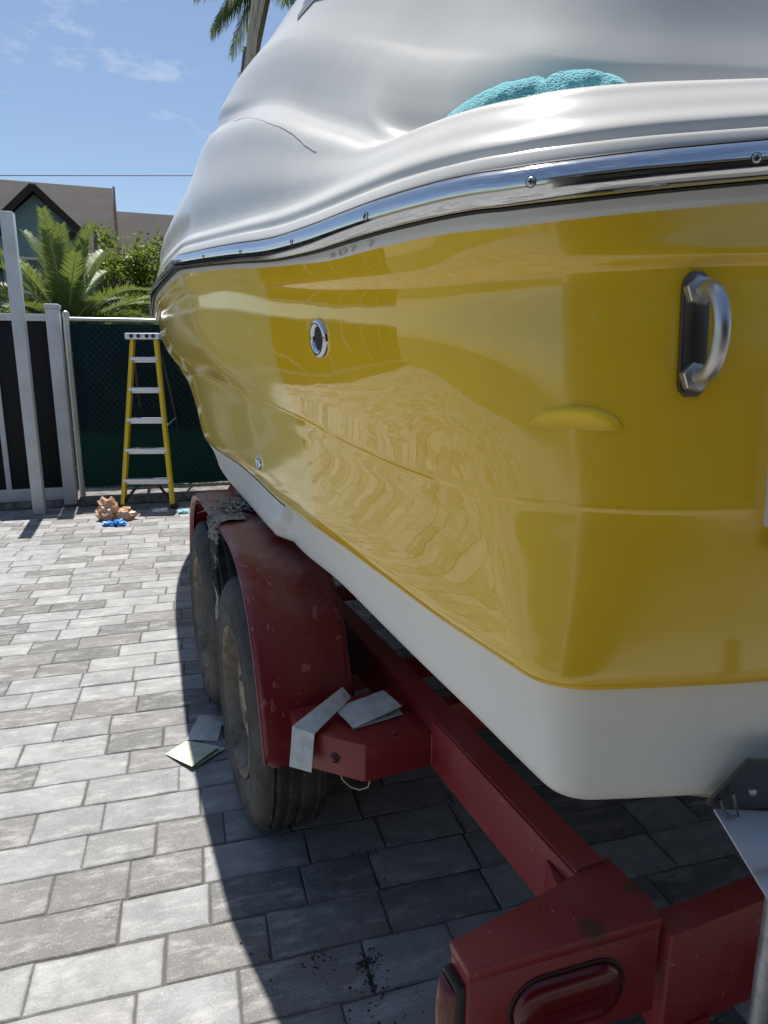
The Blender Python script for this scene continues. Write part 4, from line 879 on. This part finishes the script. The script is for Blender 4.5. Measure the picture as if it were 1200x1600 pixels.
for u0, u1 in ((.54, 1.012), (-.33, .50), (-1.18, -.37), (-2.03, -1.22), (-2.88, -2.07), (-3.73, -2.92), (-4.58, -3.77), (-5.43, -4.62), (-6.16, -5.47)): gbox('infill_panel', (u0+.004, -.008, .175), (u1-.004, .010, 1.804), M['panel_black'], .002)
o = MB(); o.box((-.052, -.052, 0), (.052, .052, 2.70), None, .008); pl = o.build('square_post', M['post_grey'], None, 30); pl.location = (-3.30, 6.36, 0); pl.rotation_euler = (0, 0, R(15.7)); tag(pl, 'tall bare grey square post standing in front of the gate', 'post')

# ------------------------------------------------------------------ houses
def quad(nm, pts, th, mt, par):
    P = [Vector(p) for p in pts]; n = (P[1]-P[0]).cross(P[2]-P[0]).normalized()*th; q = MB()
    k = len(P); q.add(P + [p - n for p in P], [tuple(range(k)), tuple(range(2*k-1, k-1, -1))] + [(i, i+k, (i+1) % k + k, (i+1) % k) for i in range(k)]); return q.build(nm, mt, par)
hs = empty('house', (-13.59, 26.57, -.07), R(20)); tag(hs, 'teal house with brown shingle roof and steep front gable beyond the fence', 'house')
q = MB(); q.box((-9, 0, 0), (3.2, 9, 5.2)); q.build('wall', M['teal'], hs)
rf = quad('roof', [(-9.3, -.5, 4.9), (3.45, -.5, 4.9), (3.45, 4.5, 8.97), (-9.3, 4.5, 8.97)], .14, M['shingle'], hs)
quad('roof', [(3.45, 9.5, 4.9), (-9.3, 9.5, 4.9), (-9.3, 4.5, 8.97), (3.45, 4.5, 8.97)], .14, M['shingle'], hs)
quad('gable_end', [(3.2, 0, 5.2), (3.2, 9, 5.2), (3.2, 4.5, 8.8)], .1, M['fascia'], hs)
quad('barge_board', [(3.465, -.55, 4.75), (3.465, -.45, 5.05), (3.465, 4.5, 9.05), (3.465, 4.5, 8.70)], .1, M['fascia'], rf)
GX, GZ, GW, GE = .93, 7.46, 1.42, 6.12
q = MB(); q.add([(GX-GW+.2, -1.6, 0), (GX+GW-.2, -1.6, 0), (GX+GW-.2, -1.6, GE), (GX, -1.6, GZ-.22), (GX-GW+.2, -1.6, GE), (GX-GW+.2, .5, 0), (GX+GW-.2, .5, 0), (GX+GW-.2, .5, GE), (GX, .5, GZ-.22), (GX-GW+.2, .5, GE)], [(0, 1, 2, 3, 4), (9, 8, 7, 6, 5), (1, 6, 7, 2), (0, 4, 9, 5)]); gw = q.build('gable_wall', M['teal'], hs)
for s in (-1, 1):
    pts = [(GX, -1.9, GZ), (GX+s*GW, -1.9, GE-.05), (GX+s*GW, 1.1, GE-.05), (GX, 2.8, GZ)]
    rg = quad('gable_roof', pts if s < 0 else pts[::-1], .10, M['shingle'], hs)
    pts = [(GX, -1.96, GZ+.05), (GX, -1.96, GZ-.19), (GX+s*(GW+.05), -1.96, GE-.30), (GX+s*(GW+.05), -1.96, GE-.05)]
    quad('fascia_board', pts if s > 0 else pts[::-1], .08, M['fascia'], rg)
    q = MB(); q.box((GX+s*(GW-.22)-.22, -1.95, GE-.30), (GX+s*(GW-.22)+.22, -1.5, GE-.08)); q.build('eave_return', M['fascia'], rg)
q = MB(); q.box((GX-.7, -1.66, 3.9), (GX+.7, -1.58, 5.15)); wi = q.build('window', M['trim'], hs); q = MB(); q.box((GX-.6, -1.69, 4.0), (GX+.6, -1.64, 5.05)); q.build('pane', M['glass'], wi)
h2 = empty('house', (-9.87, 30.24, -.07), R(20)); tag(h2, 'lower brown shingle roofed wing right of the teal gable', 'house')
q = MB(); q.box((-1.4, 0, 0), (6.0, 8, 5.0)); q.build('wall', M['teal'], h2)
r2 = quad('roof', [(-1.5, -.5, 4.8), (6.4, -.5, 4.8), (6.4, 4, 8.37), (-1.5, 4, 8.37)], .14, M['shingle'], h2); quad('roof', [(6.4, 8.5, 4.8), (-1.5, 8.5, 4.8), (-1.5, 4, 8.37), (6.4, 4, 8.37)], .14, M['shingle'], h2)
# open garage behind the viewer; it shades the stern and shows in the polished hull
ga = empty('garage', (1.9, -4.6, 0)); tag(ga, 'open garage behind the viewer, seen only mirrored in the yellow hull', 'garage')
for nm, lo, hi in (('side_wall', (-3.2, -3.4, 0), (-3.0, 3.0, 2.7)), ('side_wall', (4.4, -3.4, 0), (4.6, 3.0, 2.7)), ('back_wall', (-3.2, -3.6, 0), (4.6, -3.4, 2.7)), ('lintel', (-3.2, 2.8, 2.3), (4.6, 3.0, 2.7))):
    q = MB(); q.box(lo, hi); q.build(nm, M['garage_wall'], ga)
quad('roof', [(-3.5, 3.4, 2.55), (-3.5, -.2, 3.7), (5, -.2, 3.7), (5, 3.4, 2.55)], .16, M['shingle'], ga); quad('roof', [(-3.5, -.2, 3.7), (-3.5, -4.0, 2.55), (5, -4.0, 2.55), (5, -.2, 3.7)], .16, M['shingle'], ga)

# ------------------------------------------------------------------ plants
def leaf_mesh(name, quads, mt, parent, off=None):
    vs, fs, tn = [], [], []
    for P, t_ in quads:
        o = len(vs); vs += [tuple(p) for p in P]; fs.append(tuple(range(o, o+len(P)))); tn += [t_]*len(P)
    me = bpy.data.meshes.new(name); me.from_pydata(vs, [], fs); a = me.attributes.new('tone', 'FLOAT', 'POINT'); a.data.foreach_set('value', tn); return link(name, me, mt, parent, None, off)
def frond(parent, root, az, el, L_, droop, nl, ll, mt, ra, wid=.018, hang=0.0, tip=.35):
    d0 = Vector((math.sin(az)*math.cos(el), math.cos(az)*math.cos(el), math.sin(el))); pts = []; p = Vector(root); d_ = d0.copy(); n = 24
    for i in range(n+1):
        pts.append(p.copy()); d_ = (d_ + Vector((0, 0, -droop/n*(.4+1.2*i/n)))).normalized(); p = p + d_*(L_/n)
    Q = []
    for k in range(nl):
        f = .10 + .90*k/(nl-1); i = min(int(f*n), n-1); c = pts[i].lerp(pts[i+1], f*n-i); t_ = (pts[i+1]-pts[i]).normalized()
        sd = t_.cross(Vector((0, 0, 1))); sd = sd.normalized() if sd.length > .05 else Vector((1, 0, 0)); up = sd.cross(t_).normalized()
        ln = ll*(math.sin(math.pi*min(1, .12+.80*f))**.6)*(1-tip*f)
        for s in (-1, 1):
            dr = (sd*s*.80 + t_*.62 + up*rng.uniform(.12, .38) - Vector((0, 0, hang*rng.uniform(.6, 1.2)))).normalized(); w = wid*rng.uniform(.7, 1.2); wv = t_*w
            e = c + dr*ln*rng.uniform(.85, 1.1) - Vector((0, 0, hang*ln*.35)); mdp = c + dr*ln*.5
            Q.append(((c - wv*.4, mdp - wv*.55, e, mdp + wv*.55, c + wv*.4), rng.random()*.6 + .4*f))
    fo = leaf_mesh('frond', Q, mt, parent); q = MB(); q.tube(pts, [ra*(1-.85*i/n) for i in range(n+1)], 5); q.build('rachis', M['rachis'], fo, 60); return fo
dp = empty('date_palm', (-4.05, 9.0, -.07)); tag(dp, 'bushy date palm with arching fronds rising behind the gate and fence', 'palm')
q = MB(); q.lathe([(.24, 0), (.22, .8), (.26, 1.6), (.18, 2.0), (.05, 2.15)], 14); q.build('trunk', M['bark'], dp, 40)
for k in range(46):
    az = k*2.399 + rng.uniform(-.25, .25); el = R(rng.choice((78, 66, 55, 42, 30, 15))+rng.uniform(-6, 6)); frond(dp, (0, 0, 1.85), az, el, rng.uniform(1.15, 1.5), rng.uniform(.6, 1.2), 44, .29, M['frond'], .016, .030)
pd = empty('date_palm', (-3.32, 9.3, -.07)); tag(pd, 'small palm with pale drooping fronds right of the bushy date palm', 'palm')
q = MB(); q.lathe([(.16, 0), (.15, .8), (.17, 1.2), (.05, 1.5)], 12); q.build('trunk', M['bark'], pd, 40)
for k in range(20):
    az = k*2.399 + .5; el = R(rng.choice((62, 45, 30, 18))+rng.uniform(-6, 6)); frond(pd, (0, 0, 1.55), az, el, rng.uniform(.95, 1.25), rng.uniform(1.0, 1.7), 42, .24, M['frond'], .013, .024)
def tree(loc, h, crown, n, label, mt, ls=.085, cat='tree', name='tree', cl=26, seed=1):
    rg = random.Random(seed); t_ = empty(name, loc); tag(t_, label, cat); q = MB(); q.tube([(0, 0, 0), (.06, 0, h*.3), (-.04, .03, h*.6), (0, 0, h*.85)], [.10, .08, .06, .025], 8)
    cs = []
    for k in range(cl):
        while True:
            v = Vector((rg.uniform(-1, 1), rg.uniform(-1, 1), rg.uniform(-1, 1)))
            if .25 < v.length < 1: break
        c = Vector((v.x*crown[0], v.y*crown[1], h*.62 + v.z*crown[2])); cs.append((c, rg.uniform(.22, .40)*min(crown))); q.tube([(0, 0, max(.2, c.z-.8*crown[2])), c*.6 + Vector((0, 0, .35*c.z)), c], [.03, .02, .006], 5)
    q.build('trunk', M['bark'], t_, 50); Q = []
    for k in range(n):
        c, r = rg.choice(cs); v = Vector((rg.gauss(0, 1), rg.gauss(0, 1), rg.gauss(0, .8)))*r*.55; p = c + v
        a = Vector((rg.gauss(0, 1), rg.gauss(0, 1), rg.gauss(0, .6))).normalized(); b = a.cross(Vector((rg.gauss(0, 1), rg.gauss(0, 1), rg.gauss(0, 1)))).normalized(); s = ls*rg.uniform(.6, 1.25)
        Q.append(((p, p + a*s*.5 + b*s*.28, p + a*s, p + a*s*.5 - b*s*.28), rg.random()))
    leaf_mesh('crown', Q, mt, t_)
tree((-5.0, 12.5, -.07), 4.5, (.75, .8, .95), 6000, 'yellow green leafy tree just right of the teal gable', M['leaf'], seed=3)
tree((-3.95, 12.8, -.07), 4.35, (.85, .8, 1.0), 6500, 'yellow green bushy tree beside the boat bow', M['leaf'], seed=5)
tree((-6.6, 13.2, -.07), 3.0, (1.0, .8, .9), 4200, 'low green tree behind the date palm under the gable', M['leaf'], seed=8)
cp = empty('coconut_palm', (-3.0, 15.0, -.07)); tag(cp, 'tall coconut palm whose hanging fronds reach in at the top edge', 'palm')
q = MB(); q.tube([(-.3, 0, 0), (-.1, 0, 3), (.30, 0, 6.9), (.88, 0, 9.0)], [.15, .11, .085, .075], 12); q.build('trunk', M['bark'], cp, 50)
for k, (az, el) in enumerate(((-1.5, 20), (-1.9, 0), (-1.35, -12), (1.5, 15), (1.75, 0), (1.4, -8), (1.2, 35), (-1.1, 40), (0, 30), (3.1, 25), (2.4, 10), (.7, 55), (-.6, 60), (3.6, 50), (2.9, -5), (-2.5, 5), (-1.6, -22), (-1.2, -35), (1.6, -22), (1.1, -38), (2.2, -20), (-2.2, -25))):
    frond(cp, (.88, 0, 8.90), az, R(el), 1.7, 1.1, 70, .55, M['coco'], .022, .026, .9)
# utility pole with conduit, strap and insulators
up_ = empty('utility_pole', (-3.2, 13.0, -.07)); tag(up_, 'weathered wooden utility pole with strapped conduit rising behind the boat', 'pole')
def upt(z): return Vector((.825 + (z-6.15)*.18, 0, z))
q = MB(); q.tube([upt(0), upt(4), upt(9.5)], [.12, .09, .08], 14); q.build('shaft', M['pole'], up_, 50)
q = MB(); q.tube([upt(6.6) + Vector((.04, -.075, 0)), upt(7.0) + Vector((.075, -.075, 0)), upt(8.2) + Vector((.20, -.075, 0))], .036, 10); q.build('conduit', M['pole'], up_, 50)
q = MB(); q.tube([upt(6.3) + Vector((math.cos(t_)*.08, math.sin(t_)*.08, 0)) for t_ in np.linspace(0, 6.283, 20)], .016, 6); q.build('strap', M['gap'], up_, 50)
q = MB(); q.tube([upt(6.0) + Vector((-.105, -.02, 0)), upt(6.75) + Vector((-.105, -.02, 0))], .022, 8); rk = q.build('insulator_rack', M['dark_steel'], up_)
for z in (6.06, 6.32, 6.72):
    q = MB(); q.lathe([(.015, -.045), (.036, -.03), (.024, 0), (.036, .03), (.015, .045)], 12, Matrix.Translation(upt(z) + Vector((-.135, -.03, 0))), True); q.build('insulator', M['insul'], rk, 50)
q = MB(); q.tube([Vector((-25 + i*50/30, 17 + 0*i, 5.66 + .0006*(i-12)**2)) for i in range(31)], .010, 5); w_ = q.build('overhead_wire', M['gap']); tag(w_, 'thin overhead wire crossing the sky above the house roofs', 'wire')
